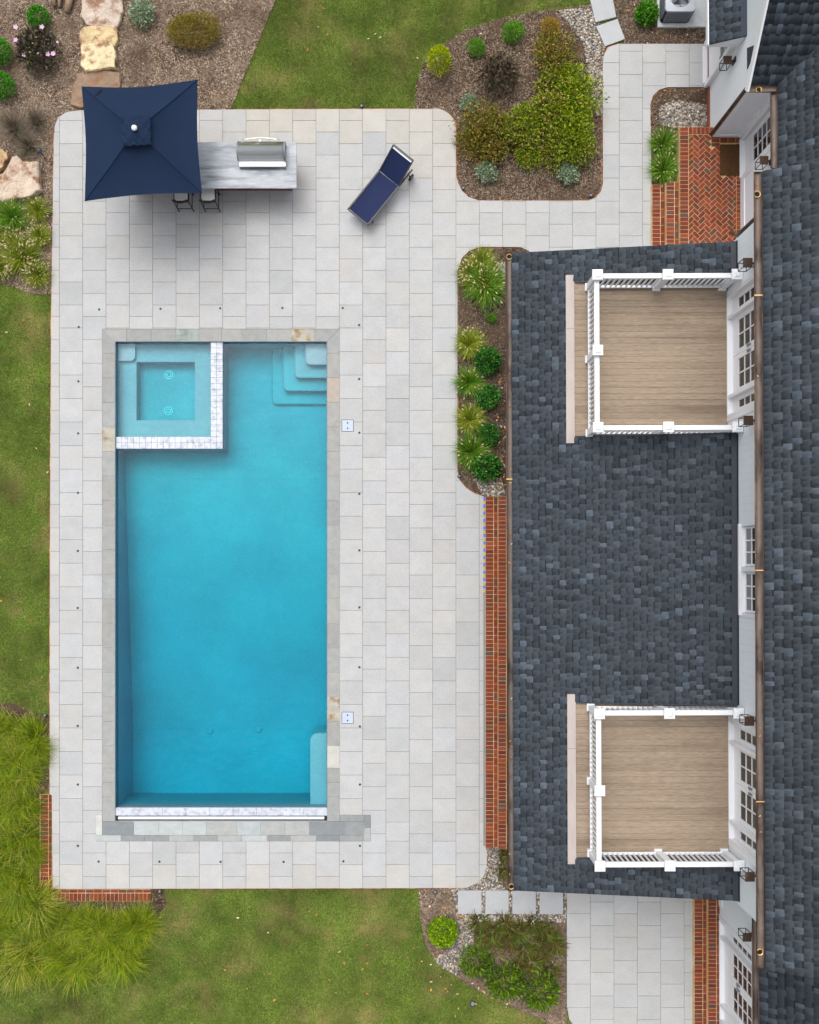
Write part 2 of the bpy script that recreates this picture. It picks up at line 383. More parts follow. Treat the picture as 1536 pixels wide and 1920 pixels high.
def add_paver(rect, outline, parent, holes=()):
    x0, x1, y0, y1 = rect
    p = clip_rect(outline, x0+GAP/2, x1-GAP/2, y0+GAP/2, y1-GAP/2)
    if len(p) < 3 or area(p) < 12: return
    parts = [p]
    for (a, b, c, d) in holes:
        nxt = []
        for q in parts:
            ex = (min(v[0] for v in q), max(v[0] for v in q), min(v[1] for v in q), max(v[1] for v in q))
            if ex[1] <= a or ex[0] >= b or ex[3] <= c or ex[2] >= d: nxt.append(q); continue
            for rr in ((-1e4, a, -1e4, 1e4), (b, 1e4, -1e4, 1e4), (a, b, -1e4, c), (a, b, d, 1e4)):
                z = clip_rect(q, *rr)
                if len(z) >= 3 and area(z) > 12: nxt.append(z)
        parts = nxt
    if not parts: return
    cx, cy = (x0+x1)/2, (y0+y1)/2
    if len(parts) == 1:
        cx = sum(v[0] for v in parts[0])/len(parts[0]); cy = sum(v[1] for v in parts[0])/len(parts[0])
    o3 = P(cx, cy)
    m = MB(); ta, tb, tz = R.uniform(-.002,.002), R.uniform(-.002,.002), R.uniform(-.002,.0015)
    for q in parts:
        m.prism([P(a, b) for a, b in q], -.05, lambda x, y: tz+ta*(x-o3[0])+tb*(y-o3[1]))
    o = m.build('paver', m_paver, parent, origin=(o3[0], o3[1], 0))
    o.color = (*paver_col(cx, cy), 1)
    return o
NPV = 0
for ci in range(len(xcols)-1):
    x0, x1 = xcols[ci], xcols[ci+1]
    k = round((x0-636.4)/43.75) if ci else -13
    ys = ye if k % 2 == 0 else yo
    for r_ in range(len(ys)-1):
        if add_paver((x0, x1, ys[r_], ys[r_+1]), OUT, patio, HOLES): NPV += 1
# brick edging course that the slab sits on
mb = MB()
ring = [p for p in OUT]
def offset_poly(pts, d):
    n = len(pts); out = []
    for i in range(n):
        a, b, c = Vector(pts[i-1]), Vector(pts[i]), Vector(pts[(i+1) % n])
        e1 = (b-a).normalized(); e2 = (c-b).normalized()
        n1 = Vector((e1.y, -e1.x)); n2 = Vector((e2.y, -e2.x)); m_ = (n1+n2)
        if m_.length < 1e-6: m_ = n1
        m_ = m_.normalized(); out.append(tuple(b + m_*d/max(.4, m_.dot(n1))))
    return out
big = offset_poly(OUT, 2.4)
bw = POLY(big); n = len(bw)
mb.add([(x,y,-.045) for x, y in outw]+[(x,y,-.045) for x, y in bw]+[(x,y,-.2) for x, y in bw],
       [f for i in range(n) for f in ((i,(i+1)%n,n+(i+1)%n,n+i), (n+i,n+(i+1)%n,2*n+(i+1)%n,2*n+i))])
mb.build('brick_footing', m_edge, patio)

# lower terrace by the glazed doors
LT = [(1063,1672),(1300.5,1672),(1300.5,2010),(1090,2010)] + [(1078,1925),(1068,1912),(1063,1885)]
lt_base = MB().prism(POLY(LT), -.2, -.012)
terrace = struct(lt_base.build('terrace', m_sand))
lx = [1063,1107.2,1151.5,1195.3,1239.2,1283.2,1301]
for i in range(6):
    st = 1669.4 if i % 2 == 0 else 1647.6
    for j in range(10): add_paver((lx[i], lx[i+1], st+44*j, st+44*(j+1)), LT, terrace)

# stepping slabs
pads = [([(859,1670),(903,1670),(903,1714),(859,1714)], 'pale square stepping slab between gravel and pool patio', True),
        ([(910.4,1670),(954,1670),(954,1714),(910.4,1714)], '', True), ([(961,1670),(1005,1670),(1005,1714),(961,1714)], '', True),
        ([(1012,1670),(1056,1670),(1056,1714),(1012,1714)], '', True),
        ([(1098,-40),(1142,-40),(1155.7,31),(1117,41)], '', False), ([(1118,49),(1158,35),(1172,72.5),(1135,86)], '', False)]
for q, _, south in pads:
    o3 = P(sum(a for a, b in q)/4, sum(b for a, b in q)/4)
    m = MB().prism(POLY(q), -.07, -.004 if not south else .0)
    o = m.build('stepping_slab', m_paver, origin=(o3[0], o3[1], -.07)); g = R.uniform(.40,.44); o.color = (g*.97, g, g*1.03, 1)
    if south: tag(o, 'square grey stepping slab in the row set in gravel behind the porch roof corner', 'slab', 'stepping slabs in gravel')
    else: tag(o, 'tilted grey stepping slab lying between the lawn gravel and the bed with the air conditioner', 'slab', 'tilted stepping slabs')

# ------------------------------------------------------------------ swimming pool
pool = thing('swimming_pool', 'rectangular blue swimming pool with pale stone coping and corner spa', 'pool', (*P(415,1080), -1.6))
ZW = -.10                                             # water level
ZN, ZS = -.92, -1.72                                 # apparent floor depth at the shallow and the deep end
yb = P(0, 1516)[1]
mb = MB()
def fz(y): return ZN + (ZS-ZN)*min(1, max(0, (PY1-y-3.2)/7.0))
ysl = [PY1 + (yb-PY1)*i/14 for i in range(15)]
for i in range(14):
    a, b = ysl[i], ysl[i+1]
    mb.add([(PX0,a,fz(a)),(PX0,b,fz(b)),(PX1,b,fz(b)),(PX1,a,fz(a))], [(0,1,2,3)])
    mb.add([(PX0,a,fz(a)),(PX0,b,fz(b)),(PX0,b,0),(PX0,a,0)], [(0,1,2,3)])
    mb.add([(PX1,a,fz(a)),(PX1,b,fz(b)),(PX1,b,0),(PX1,a,0)], [(0,1,2,3)])
mb.add([(PX0,PY1,ZN),(PX1,PY1,ZN),(PX1,PY1,0),(PX0,PY1,0)], [(0,1,2,3)])
mb.add([(PX0,yb,ZS),(PX1,yb,ZS),(PX1,yb,-.06),(PX0,yb,-.06)], [(0,1,2,3)])
mb.build('shell', m_plaster, pool)
wl = MB().box(PX0-.004, PX0+.012, yb, PY1, -.26, -.008).box(PX1-.012, PX1+.004, yb, PY1, -.26, -.008).box(PX0+.012, PX1-.012, PY1-.012, PY1+.004, -.26, -.008)
wl.build('waterline_band', m_waterline, pool)
def rpoly(x0, x1, y0, y1, r, corner):                 # px rect with one rounded corner
    pts = {'tl': (x0,y0), 'tr': (x1,y0), 'br': (x1,y1), 'bl': (x0,y1)}; out = []
    A = {'tl': (180,270), 'tr': (270,360), 'br': (0,90), 'bl': (90,180)}
    C = {'tl': (x0+r,y0+r), 'tr': (x1-r,y0+r), 'br': (x1-r,y1-r), 'bl': (x0+r,y1-r)}
    for k in ('tl','tr','br','bl'):
        out += arc(*C[k], r, *A[k], 6) if k == corner else [pts[k]]
    return out
def sub(pts, z0, z1, name):                            # a plaster block whose top outline lies at px pts seen at depth z1
    p = [P(a, b, z1) for a, b in pts]
    p = [(min(max(x, PX0+.002), PX1-.002), min(max(y, yb+.002), PY1-.002)) for x, y in p]
    return MB().prism(p, z0, z1).build(name, m_plaster, pool)
for (x0, y1, z) in ((509.5,758,-.82), (530.5,733,-.62), (552,708.5,-.42), (572.5,684,-.24)):
    o = sub(rpoly(x0, 640, 600, y1, 9, 'bl'), -1.3, z, 'step')
    ol = [P(a, b, z) for a, b in [(x0,600)]+arc(x0+9, y1-9, 9, 180, 90, 6)+[(640,y1)]]; il = [P(a, b, z) for a, b in [(x0+2,600)]+arc(x0+9, y1-9, 7, 180, 90, 6)+[(640,y1-2)]]
    cl_ = lambda q: [(min(x, PX1-.003), min(y, PY1-.003)) for x, y in q]
    ol, il = cl_(ol), cl_(il); ne = len(ol)
    MB().add([(x,y,z+.004) for x, y in ol]+[(x,y,z+.004) for x, y in il], [(i,i+1,ne+i+1,ne+i) for i in range(ne-1)]).build('nosing', m_nosing, o)
sub(rpoly(582, 640, 1375, 1540, 14, 'tl'), -1.6, -.40, 'bench')
# spa: seat ring round a well, corner step, tiled wall
spx1, spy0 = P(394.5,0)[0], P(0,818.5)[1]
wx1, wy0 = P(417,0)[0], P(0,841)[1]
seat = MB(); zs_, zf_ = -.37, -.72
a0, a1, b0, b1 = P(256,0,zs_)[0], P(365.5,0,zs_)[0], P(0,788,zs_)[1], P(0,678.5,zs_)[1]
for (x0, x1, y0, y1) in ((PX0+.004,a0,spy0,PY1-.004), (a1,spx1,spy0,PY1-.004), (a0,a1,spy0,b0), (a0,a1,b1,PY1-.004)): seat.box(x0,x1,y0,y1,-1.2,zs_)
seat.build('spa_seat', m_plaster, pool)
MB().box(a0, a1, b0, b1, -1.2, zf_).build('spa_floor', m_plaster, pool)
sp = [P(a, b, -.24) for a, b in rpoly(205, 253, 630, 676, 9, 'br')]
MB().prism([(max(x,PX0+.006), min(y,PY1-.006)) for x, y in sp], -.5, -.26).build('spa_step', m_plaster, pool)
MB().box(spx1, wx1, wy0, PY1-.002, -1.3, -.062).box(PX0+.002, spx1, wy0, spy0, -1.3, -.062).build('spa_wall', m_grout, pool)
tb = MB().bbox(-.074,.074,-.0745,.0745,-.01,.012,.003); tme = None
def tile(cx, cy, w_, d_):
    m = MB().bbox(cx-w_/2, cx+w_/2, cy-d_/2, cy+d_/2, -.062, -.045, .003)
    m.build('tile', m_marble, pool, origin=(cx, cy, -.05))
ny = 18; hh = (PY1-wy0)/ny; ww = (wx1-spx1)/2
for i in range(ny):
    for j in range(2): tile(spx1+ww*(j+.5), PY1-.004-hh*(i+.5)+.002, ww-.005, hh-.005)
nx_ = 16; wq = (spx1-PX0)/nx_; hq = (spy0-wy0)/2
for i in range(nx_):
    for j in range(2): tile(PX0+.002+wq*(i+.5), wy0+hq*(j+.5), wq-.005, hq-.005)
for (x, y) in ((317,703),(316,771)):
    X, Y = P(x, y, zf_); ringp = lambda r_: [(X+r_*math.cos(a*math.pi/12), Y+r_*math.sin(a*math.pi/12), zf_+.012) for a in range(25)]
    MB().tube(ringp(.11), .014, 6, False).tube(ringp(.055), .012, 6, False).build('spa_drain', m_cover, pool, True)
for (x, y) in ((485,1367),(393,1370)):
    X, Y = P(x, y, ZS); z = fz(Y); MB().lathe(X, Y, [(.10,z-.01),(.10,z+.02),(.07,z+.03)], 18).build('floor_drain', m_plaster, pool, True)
# tiled ledge and lid of the automatic cover at the deep end
yl0, yl1 = P(0,1530)[1], P(0,1515)[1]
nb = 9; wl = (PX1-PX0)/nb
MB().box(PX0, PX1, yl0-.01, yl1-.004, -1.6, -.052).build('cover_ledge', m_grout, pool)
for i in range(nb): 
    cx = PX0+wl*(i+.5); MB().bbox(cx-wl/2+.003, cx+wl/2-.003, yl0, yl1-.002, -.052, -.03, .003).build('ledge_tile', m_marble, pool, origin=(cx, (yl0+yl1)/2, -.04))
lid = MB().bbox(P(221,0)[0], P(608,0)[0], P(0,1536.6)[1], P(0,1532)[1], -.06, -.008, .008).build('cover_lid', m_cover, pool)
MB().box(PX0, PX1, PY0-.002, P(0,1530)[1]-.012, -.4, -.10).build('cover_trough', m_dark, pool)
for a, b in ((216.5,220.5),(608.5,613)):
    MB().bbox(P(a,0)[0], P(b,0)[0], P(0,1538)[1], P(0,1530)[1], -.09, -.02, .006).build('lid_bracket', m_black, pool)
# coping stones
def stone(pts, c=None, m=None, z1=.006):
    cx, cy = sum(p[0] for p in pts)/len(pts), sum(p[1] for p in pts)/len(pts); o3 = P(cx, cy)
    q = []
    for a, b in pts:
        X, Y = P(a, b); d = Vector((o3[0]-X, o3[1]-Y)); q.append((X+math.copysign(.0035, d.x), Y+math.copysign(.0035, d.y)))
    mm = MB().prism(q, -.07, z1+R.uniform(-.002,.003))
    o = mm.build('coping_stone', m or m_coping, pool, origin=(*o3, 0))
    if c is None:
        g = R.uniform(.285,.325); c = R.choice([(g,g*1.0,g*.96),(g*.97,g,g*.97),(g*1.0,g*.985,g*.94),(g*.94,g*.96,g*.94)])
    o.color = (*c, 1); return o
xa, xb, ya = 191.8, 637, 617
top = [191.8,237,284,330,373.4,415.6,453.6,500,546,590,637]
for i in range(10):
    q = [(top[i],ya),(top[i+1],ya),(top[i+1] if i < 9 else 613.5,640.5),(top[i] if i else 216,640.5)]
    stone(q, None, m_veined if i == 3 else m_rust if i == 8 else None)
ysd = [617, 662.5] + [662.5+46.0*k for k in range(1, 17)] + [1440, 1467, 1494, 1540.3]
ysd = [y for i, y in enumerate(ysd) if not (1400 < y < 1439)]
ysd = sorted(set(round(y, 1) for y in ysd))
for side in (0, 1):
    for i in range(len(ysd)-1):
        y0, y1 = ysd[i], ysd[i+1]
        if side == 0: q = [(191.8,y0),(216,y0 if i else 640.5),(216,y1),(191.8,y1)]
        else: q = [(613.5,y0 if i else 640.5),(637,y0),(637,y1),(613.5,y1)]
        m = None; c = None
        if side == 0 and abs((y0+y1)/2-823) < 22: m = m_rust
        if side == 1 and abs((y0+y1)/2-729) < 20: c = s(205,190,178)
        if side == 1 and abs((y0+y1)/2-1326) < 22: m = m_rust
        if side == 1 and abs((y0+y1)/2-1418) < 22: c = s(226,224,216)
        stone(q, c and tuple(v*.62 for v in c), m)
dk = lambda: R.choice([s(124,129,132), s(134,137,138), s(140,142,142)])
lg = lambda: R.choice([s(168,174,174), s(162,169,171), s(158,160,158)])
bx = [191.5,251,298,342,387,444.4,489,533.7,580,648.5,683]
for i in range(10): stone([(bx[i],1540.3),(bx[i+1],1540.3),(bx[i+1],1566),(bx[i],1566)], dk() if i in (0,8,9) else lg())
bx = [179.5,226.7,271,317,363,408,453.5,501,545,593,638,683]
for i in range(11): stone([(bx[i],1566),(bx[i+1],1566),(bx[i+1],1577.2),(bx[i],1577.2)], dk() if i in (1,2,4,7,9,10) else lg())
stone([(179.5,1528),(191.5,1528),(191.5,1566),(179.5,1566)], s(186,186,182))
stone([(637.3,1528),(683,1528),(683,1540.3),(637.3,1540.3)], dk())
stone([(683,1528),(695,1528),(695,1552),(683,1552)], dk()); stone([(683,1552),(695,1552),(695,1577.2),(683,1577.2)], lg())
MB().box(P(180,0)[0], P(694.8,0)[0], P(0,1577)[1], P(0,1540.4)[1], -.2, -.012).box(P(192,0)[0], PX0-.001, P(0,1541)[1], P(0,617.4)[1], -.2, -.012)\
  .box(PX1+.001, P(637,0)[0], P(0,1541)[1], P(0,617.4)[1], -.2, -.012).box(PX0-.001, PX1+.001, PY1+.001, P(0,617.4)[1], -.2, -.012).build('coping_bed', m_pad, pool)
water = struct(MB().box(PX0-.03, PX1+.03, yb-.02, PY1+.03, -1.9, ZW).build('water', m_water))

# deck anchors and skimmer lids
anch = [(147.8,613),(186,580),(301,579),(413,578),(529.6,577.5),(642.7,577.5),(673.4,609.5),(673.6,710.7),(674,811.4),(673.8,926),(674,1032),(674,1139),(674,1251),(675,1362),(675,1471),(675,1586),(644,1615),
        (147,715),(146.6,812.6),(146.3,924),(146,1033),(146,1140),(146,1252),(146,1361),(146,1471),(146,1586),(185,1615.6),(299,1615.6),(413.7,1616),(532,1616)]
a_me = None
for x, y in anch:
    X, Y = P(x, y)
    if a_me is None:
        o = MB().lathe(0, 0, [(.03,0),(.03,.006),(.022,.009),(.012,.009),(.010,.004)], 12).build('deck_anchor', m_frame); a_me = o.data
    else: o = link('deck_anchor', a_me, None)
    o.location = (X, Y, .001)
    where = ('on the porch side of the pool' if x > 650 and 620 < y < 1580 else 'on the lawn side of the pool' if x < 160 and y > 600 else 'between the pool and the outdoor kitchen' if y < 620 else 'beyond the deep end of the pool')
    tag(o, 'small dark round cover anchor let into the paving '+where, 'anchor', 'pool cover anchors '+where)
for (x, y, lb) in ((652,798,'pale square skimmer lid with two finger holes beside the spa end of the pool'), (652,1346,'pale square skimmer lid with two finger holes beside the bench end of the pool')):
    X, Y = P(x, y); t_ = thing('skimmer_lid', lb, 'lid', (X, Y, 0))
    MB().box(X-.155,X+.155,Y-.155,Y+.155,-.02,.003).build('rim', m_frame, t_)
    MB().bbox(X-.143,X+.143,Y-.143,Y+.143,.0,.007,.003).build('plate', m_lid, t_)
    for d in (-.07,.07): MB().lathe(X, Y+d, [(.02,.007),(.018,.0085)], 10).build('finger_hole', m_dark, t_)

# ------------------------------------------------------------------ bricks
BC = [s(150,66,44), s(138,60,42), s(160,76,52), s(128,58,44), s(146,70,50), s(134,72,58), s(118,72,62), s(112,80,72)]
def brick_color(): 
    r = R.random(); c = Vector(R.choice(BC[:5] if r < .84 else BC[5:])); return (*(c*R.uniform(.56,.78)), 1)
BME = {}
def brick(parent, x0, x1, y0, y1, z1, g=.0045, h=.06):
    w_, d_ = x1-x0-2*g, y1-y0-2*g; key = (round(w_,4), round(d_,4), round(h,3))
    cx, cy = (x0+x1)/2, (y0+y1)/2
    if key not in BME:
        me = bpy.data.meshes.new('brick'); m = MB().bbox(-w_/2,w_/2,-d_/2,d_/2,-h,0,.004); me.from_pydata(m.v, [], m.f); me.update(); me.materials.append(m_brick); BME[key] = me
    o = bpy.data.objects.new('brick', BME[key]); COL.objects.link(o); o.parent = parent
    o.location = Vector((cx, cy, z1+R.uniform(-.0015,.0015)))-Vector(parent.location); o.color = brick_color(); return o
# flight along the porch: two treads
st = thing('brick_steps', 'long red brick steps running beside the patio under the porch gutter', 'steps', (*P(930,1258), -.05))
PIT = .1045
y0, y1 = P(0,1586)[1], P(0,932)[1]; nrow = int((y1-y0)/PIT); pit = (y1-y0)/nrow
X = lambda px, z: P(px, 0, z)[0]
t1, t2 = .14, .29
MB().box(X(911,t1), X(960,t1), y0, y1, -.1, t1-.005).box(X(934.4,t2), X(975,t2), y0, y1, -.1, t2-.005).build('mortar_bed', m_mortar, st)
for i in range(nrow):
    a = y0+pit*i
    brick(st, X(910.8,t1), X(925.6,t1), a, a+pit, t1); brick(st, X(934.3,t2), X(949.3,t2), a, a+pit, t2); 
    if i % 2 == 0: brick(st, X(926,t1), X(933.4,t1), a, a+2*pit, t1)
for i in range(int((y1-y0)/.205)): brick(st, X(949.8,t2), X(957,t2), y0+.205*i, y0+.205*(i+1), t2)
tape = MB(); tape2 = MB(); xx0, xx1 = X(906.6,.02), X(910.2,.02)
yt = P(0,1105)[1]; k = 0; a = y1
while a > yt:
    (tape if k % 2 == 0 else tape2).box(xx0, xx1, a-.085, a-.002, -.01, .012); a -= .095; k += 1
tape.build('blue_edge_strip', m_blue, st); tape2.build('tan_edge_strip', m_tape, st)
MB().box(xx0, xx1, y0, yt-.01, -.01, .01).build('edge_strip', m_acgrey, st)
# steps up to the glazed doors of the lower terrace
st2 = thing('brick_steps', 'red brick double step leading to the white glazed doors by the lower terrace', 'steps', (*P(1326,1810), -.05))
ya_, yb_ = P(0,2010)[1], P(0,1664)[1]; nrow = int((yb_-ya_)/PIT)
MB().box(X(1302,t1), X(1356,t1), ya_, yb_, -.1, t1-.005).box(X(1328,t2), X(1358,t2)+.05, ya_, yb_, -.1, t2-.005).build('mortar_bed', m_mortar, st2)
for i in range(nrow):
    a = ya_+PIT*i
    brick(st2, X(1302.3,t1), X(1318,t1), a, a+PIT, t1); brick(st2, X(1328,t2), X(1343.6,t2), a, a+PIT, t2)
    if i % 2 == 0: brick(st2, X(1318.4,t1), X(1326.6,t1), a, a+2*PIT, t1); brick(st2, X(1344,t2), X(1352,t2), a, a+2*PIT, t2)
# stoop with herringbone floor
stp = thing('brick_stoop', 'red brick stoop with herringbone floor and two side steps before the white door', 'stoop', (*P(1320,345), -.05))
zs1, zs2, zs3 = .12, .25, .37
def PB(x0,x1,ya,yb,z): a = P(x0,yb,z); b = P(x1,ya,z); return a[0], b[0], a[1], b[1]
for (x0,x1,ya_,yb_,z) in ((1223,1250,346,520,zs1),(1249,1276,341,520,zs2),(1275,1400,238,520,zs3)):
    q = PB(x0,x1,ya_,yb_,z); MB().box(*q, -.1, z-.005).build('mortar_bed', m_mortar, stp)
for (x0,xm,x1,ya_,z) in ((1223.2,1238.4,1247.5,346,zs1),(1249.4,1264.8,1274,341,zs2)):
    c0, c1 = P(0,520,z)[1], P(0,ya_,z)[1]; nr = int((c1-c0)/PIT)
    for i in range(nr):
        b_ = c1-PIT*i
        brick(stp, X(x0,z), X(xm,z), b_-PIT, b_, z)
        if i % 2 == 0: brick(stp, X(xm+.5,z), X(x1,z), b_-2*PIT, b_, z)
c0, c1 = P(0,520,zs3)[1], P(0,238,zs3)[1]
for i in range(int((c1-c0)/PIT)): brick(stp, X(1275.2,zs3), X(1291.2,zs3), c1-PIT*(i+1), c1-PIT*i, zs3)
for i in range(int((c1-c0)/PIT)): 
    if c1-PIT*i < P(0,262,zs3)[1]: brick(stp, X(1381.2,zs3), X(1393,zs3), c1-PIT*(i+1), c1-PIT*i, zs3)
for i in range(14):
    xx = X(1291.6,zs3)+PIT*i
    if i < 6: brick(stp, xx, xx+PIT, P(0,251.8,zs3)[1], c1, zs3)
for i in range(3): brick(stp, X(1334,zs3), X(1350,zs3), P(0,252,zs3)[1]-PIT*(i+1), P(0,252,zs3)[1]-PIT*i, zs3)
for i in range(3): brick(stp, X(1350.5,zs3)+.2*i, X(1350.5,zs3)+.2*(i+1), P(0,268,zs3)[1], P(0,257,zs3)[1], zs3)
hx0_, hx1_, hy0_, hy1_ = X(1292,zs3), X(1380.6,zs3), P(0,520,zs3)[1], P(0,252.4,zs3)[1]
cxh, cyh = hx0_, hy1_; W_ = .1035
for k in range(-60, 60):
    for mm_ in range(-20, 20):
        for (u0, u1, v0, v1) in ((k+4*mm_, k+4*mm_+2, k, k+1), (k+4*mm_+2, k+4*mm_+3, k-1, k+1)):
            g = .055; c_ = [(u0+g,v0+g),(u1-g,v0+g),(u1-g,v1-g),(u0+g,v1-g)]
            q = [(cxh+(a-b)*W_*.7071, cyh-2.0+(a+b)*W_*.7071) for a, b in c_]
            if max(p[0] for p in q) < hx0_ or min(p[0] for p in q) > hx1_ or max(p[1] for p in q) < hy0_ or min(p[1] for p in q) > hy1_: continue
            q = clip_rect(q, hx0_, hx1_, hy0_, hy1_)
            if len(q) < 3 or area(q) < .0009: continue
            o3 = (sum(p[0] for p in q)/len(q), sum(p[1] for p in q)/len(q))
            if o3[0] > X(1333,zs3) and o3[1] > P(0,277,zs3)[1]: continue
            if X(1349,zs3) < o3[0] and P(0,329,zs3)[1] < o3[1] : continue
            o = MB().prism(q, zs3-.05, zs3+R.uniform(-.002,.002)).build('brick', m_brick, stp, origin=(*o3, zs3)); o.color = brick_color()
q = PB(1350,1391,271,329,zs3); 
dm = MB().bbox(q[0],q[1],q[2],q[3],zs3+.003,zs3+.026,.006).build('doormat', m_mat, origin=((q[0]+q[1])/2,(q[2]+q[3])/2,zs3+.003)); tag(dm, 'dark brown coir doormat lying on the herringbone brick stoop', 'doormat')
# brick ledge at the corner of the patio by the long grass
lg_ = thing('brick_ledge', 'low L-shaped red brick ledge wrapping the patio corner beside the long grass', 'brick ledge', (*P(98,1668), -.3))
zL = -.03
MB().box(*PB(99,283,1668,1690,zL), -.35, zL-.005).box(*PB(74,98,1490,1690,zL), -.35, zL-.0055).build('mortar_bed', m_mortar, lg_)
xa_, xb_ = X(99,zL), X(283.5,zL); nr = int((xb_-xa_)/PIT)
for i in range(nr):
    a = xa_+(xb_-xa_)/nr*i; w_ = (xb_-xa_)/nr
    brick(lg_, a, a+w_, P(0,1690,zL)[1], P(0,1675,zL)[1], zL)
    if i % 2 == 0 and i < nr-1: brick(lg_, a, a+2*w_, P(0,1674.6,zL)[1], P(0,1668.2,zL)[1], zL)
ya_, yb_ = P(0,1690,zL)[1], P(0,1490,zL)[1]; nr = int((yb_-ya_)/PIT); w_ = (yb_-ya_)/nr
for i in range(nr):
    brick(lg_, X(76,zL), X(90.5,zL), ya_+w_*i, ya_+w_*(i+1), zL)
    if i % 2 == 0 and i < nr-1: brick(lg_, X(91,zL), X(97.3,zL), ya_+w_*i, ya_+w_*(i+2), zL)

# ------------------------------------------------------------------ house
HOUSE = []                                             # everything that turns with the house (0.2 degrees off the patio grid)
house = thing('house', 'white sided house with dark shingle roofs and copper gutters beside the porch', 'house', (9.5, 0, 0)); HOUSE.append(house)
porch = thing('porch', 'long porch with a low dark shingle roof beside the pool patio', 'porch', (5.2, 0, 0)); HOUSE.append(porch)
XW, XN, XG, XS = 7.60, 8.91, 8.21, 8.32                # wall planes: two-storey front, stoop recess, gable wing, south wing
YN, YS, YG = 7.17, -7.52, 10.90

def wall_x(xw, y0, y1, z0, z1, holes, m, name, parent, depth=.18, top=None):   # wall facing -X with openings
    outer = [Vector((y0,z0,0)),Vector((y1,z0,0))] + ([Vector((a,b,0)) for a, b in top] if top else [Vector((y1,z1,0)),Vector((y0,z1,0))])
    lo = [outer] + [[Vector((a,c,0)),Vector((a,d,0)),Vector((b,d,0)),Vector((b,c,0))] for a, b, c, d in holes]
    tri = tessellate_polygon(lo); pts = [p for l in lo for p in l]
    mb = MB().add([(xw,p.x,p.y) for p in pts], [tuple(f) for f in tri])
    mb.add([(xw+depth,p.x,p.y) for p in pts], [tuple(f) for f in tri])
    for a, b, c, d in holes:
        mb.add([(xw,a,c),(xw,b,c),(xw,b,d),(xw,a,d),(xw+depth,a,c),(xw+depth,b,c),(xw+depth,b,d),(xw+depth,a,d)], [(0,1,5,4),(1,2,6,5),(2,3,7,6),(3,0,4,7)])
    return mb.build(name, m, parent)
def leaf(name, xd, y0, y1, z0, z1, cols, rows, zb, parent, stile=.11, handle=None):
    mb = MB(); th = .05
    mb.box(xd, xd+th, y0+.004, y0+stile, z0, z1).box(xd, xd+th, y1-stile, y1-.004, z0, z1)
    mb.box(xd+.001, xd+th, y0+stile, y1-stile, z0, z0+zb).box(xd+.001, xd+th, y0+stile, y1-stile, z1-.12, z1)
    gy, gz = (y1-y0-2*stile)/cols, (z1-.12-z0-zb)/rows
    for i in range(1, cols): mb.box(xd+.006, xd+th-.004, y0+stile+gy*i-.014, y0+stile+gy*i+.014, z0+zb, z1-.12)
    for j in range(1, rows): mb.box(xd+.0065, xd+th-.0045, y0+stile, y1-stile, z0+zb+gz*j-.014, z0+zb+gz*j+.014)
    o = mb.build(name, m_trim, parent)
    for i in range(cols):
        for j in range(rows):
            MB().box(xd+.022, xd+.03, y0+stile+gy*i, y0+stile+gy*(i+1), z0+zb+gz*j, z0+zb+gz*(j+1)).build('pane', m_glass, o)
    if handle is not None:
        zc = z0+1.0
        MB().box(xd-.008, xd+.001, handle-.025, handle+.025, zc-.12, zc+.12).tube([(xd,handle,zc),(xd-.05,handle,zc),(xd-.05,handle,zc+.02),(xd-.05,handle,zc+.12)], .011, 6).build('handle', m_acgrey, o)
    return o
def door_set(xw, yc, z0, h, dw, swn, sws, zb, rows, cols, parent):
    xd = xw+.10; ys_, yn_ = yc-dw-sws, yc+dw+swn; fr = MB()
    for y, t_ in ((ys_,.05),(yn_,.05),(yc-dw-.035,.07),(yc+dw+.035,.07)): fr.box(xw-.012, xd+.06, y-t_/2, y+t_/2, z0, z0+h)
    fr.box(xw-.015, xd+.061, ys_-.12, yn_+.12, z0+h, z0+h+.14)
    for y, sg in ((ys_,-1),(yn_,1)): fr.box(xw-.018, xw+.02, y+sg*.03, y+sg*.13, z0-.02, z0+h+.139)
    fr.box(xw-.02, xd+.062, ys_+.0, yn_-.0, z0-.02, z0+.035)
    fr.build('door_frame', m_trim, parent)
    z0 = z0+.036
    leaf('door', xd, yc-dw, yc, z0, z0+h-.04, cols, rows, zb, parent, handle=yc-.06)
    leaf('door', xd, yc, yc+dw, z0, z0+h-.04, cols, rows, zb, parent, handle=yc+.06)
    leaf('sidelight', xd, yc+dw+.07, yn_-.025, z0, z0+h-.04, 1, rows, zb, parent, .10)
    leaf('sidelight', xd, ys_+.025, yc-dw-.07, z0, z0+h-.04, 1, rows, zb, parent, .10)
    return (ys_, yn_, z0-.05, z0+h)
ZD = 3.10
d1 = door_set(XW, 4.665, ZD, 2.25, .86, .50, .46, .36, 5, 2, house)
d2 = door_set(XW, -4.915, ZD, 2.25, .86, .50, .46, .36, 5, 2, house)
win = (-1.06, .81, 3.92, 5.42)
wall_x(XW, YS, YN, 0, 5.86, [d1, d2, win], m_siding_v, 'wall', house)
# twin window with a deep sill
xw = XW
fr = MB().box(xw-.06, xw+.12, win[0]-.06, win[1]+.06, win[2]-.05, win[2]+.02).box(xw-.02, xw+.02, win[0]-.09, win[0], win[2]+.02, win[3]+.1).box(xw-.02, xw+.02, win[1], win[1]+.09, win[2]+.02, win[3]+.1)
fr.box(xw-.03, xw+.12, win[0]-.1, win[1]+.1, win[3], win[3]+.12).box(xw-.022, xw+.12, -.17, -.06, win[2]+.02, win[3]); fr.build('window_frame', m_trim, house)
for a, b in ((-.055, .805), (-1.055, -.175)):
    leaf('window', xw+.06, a, b, win[2]+.021, win[3]-.002, 3, 4, .06, house, .05)
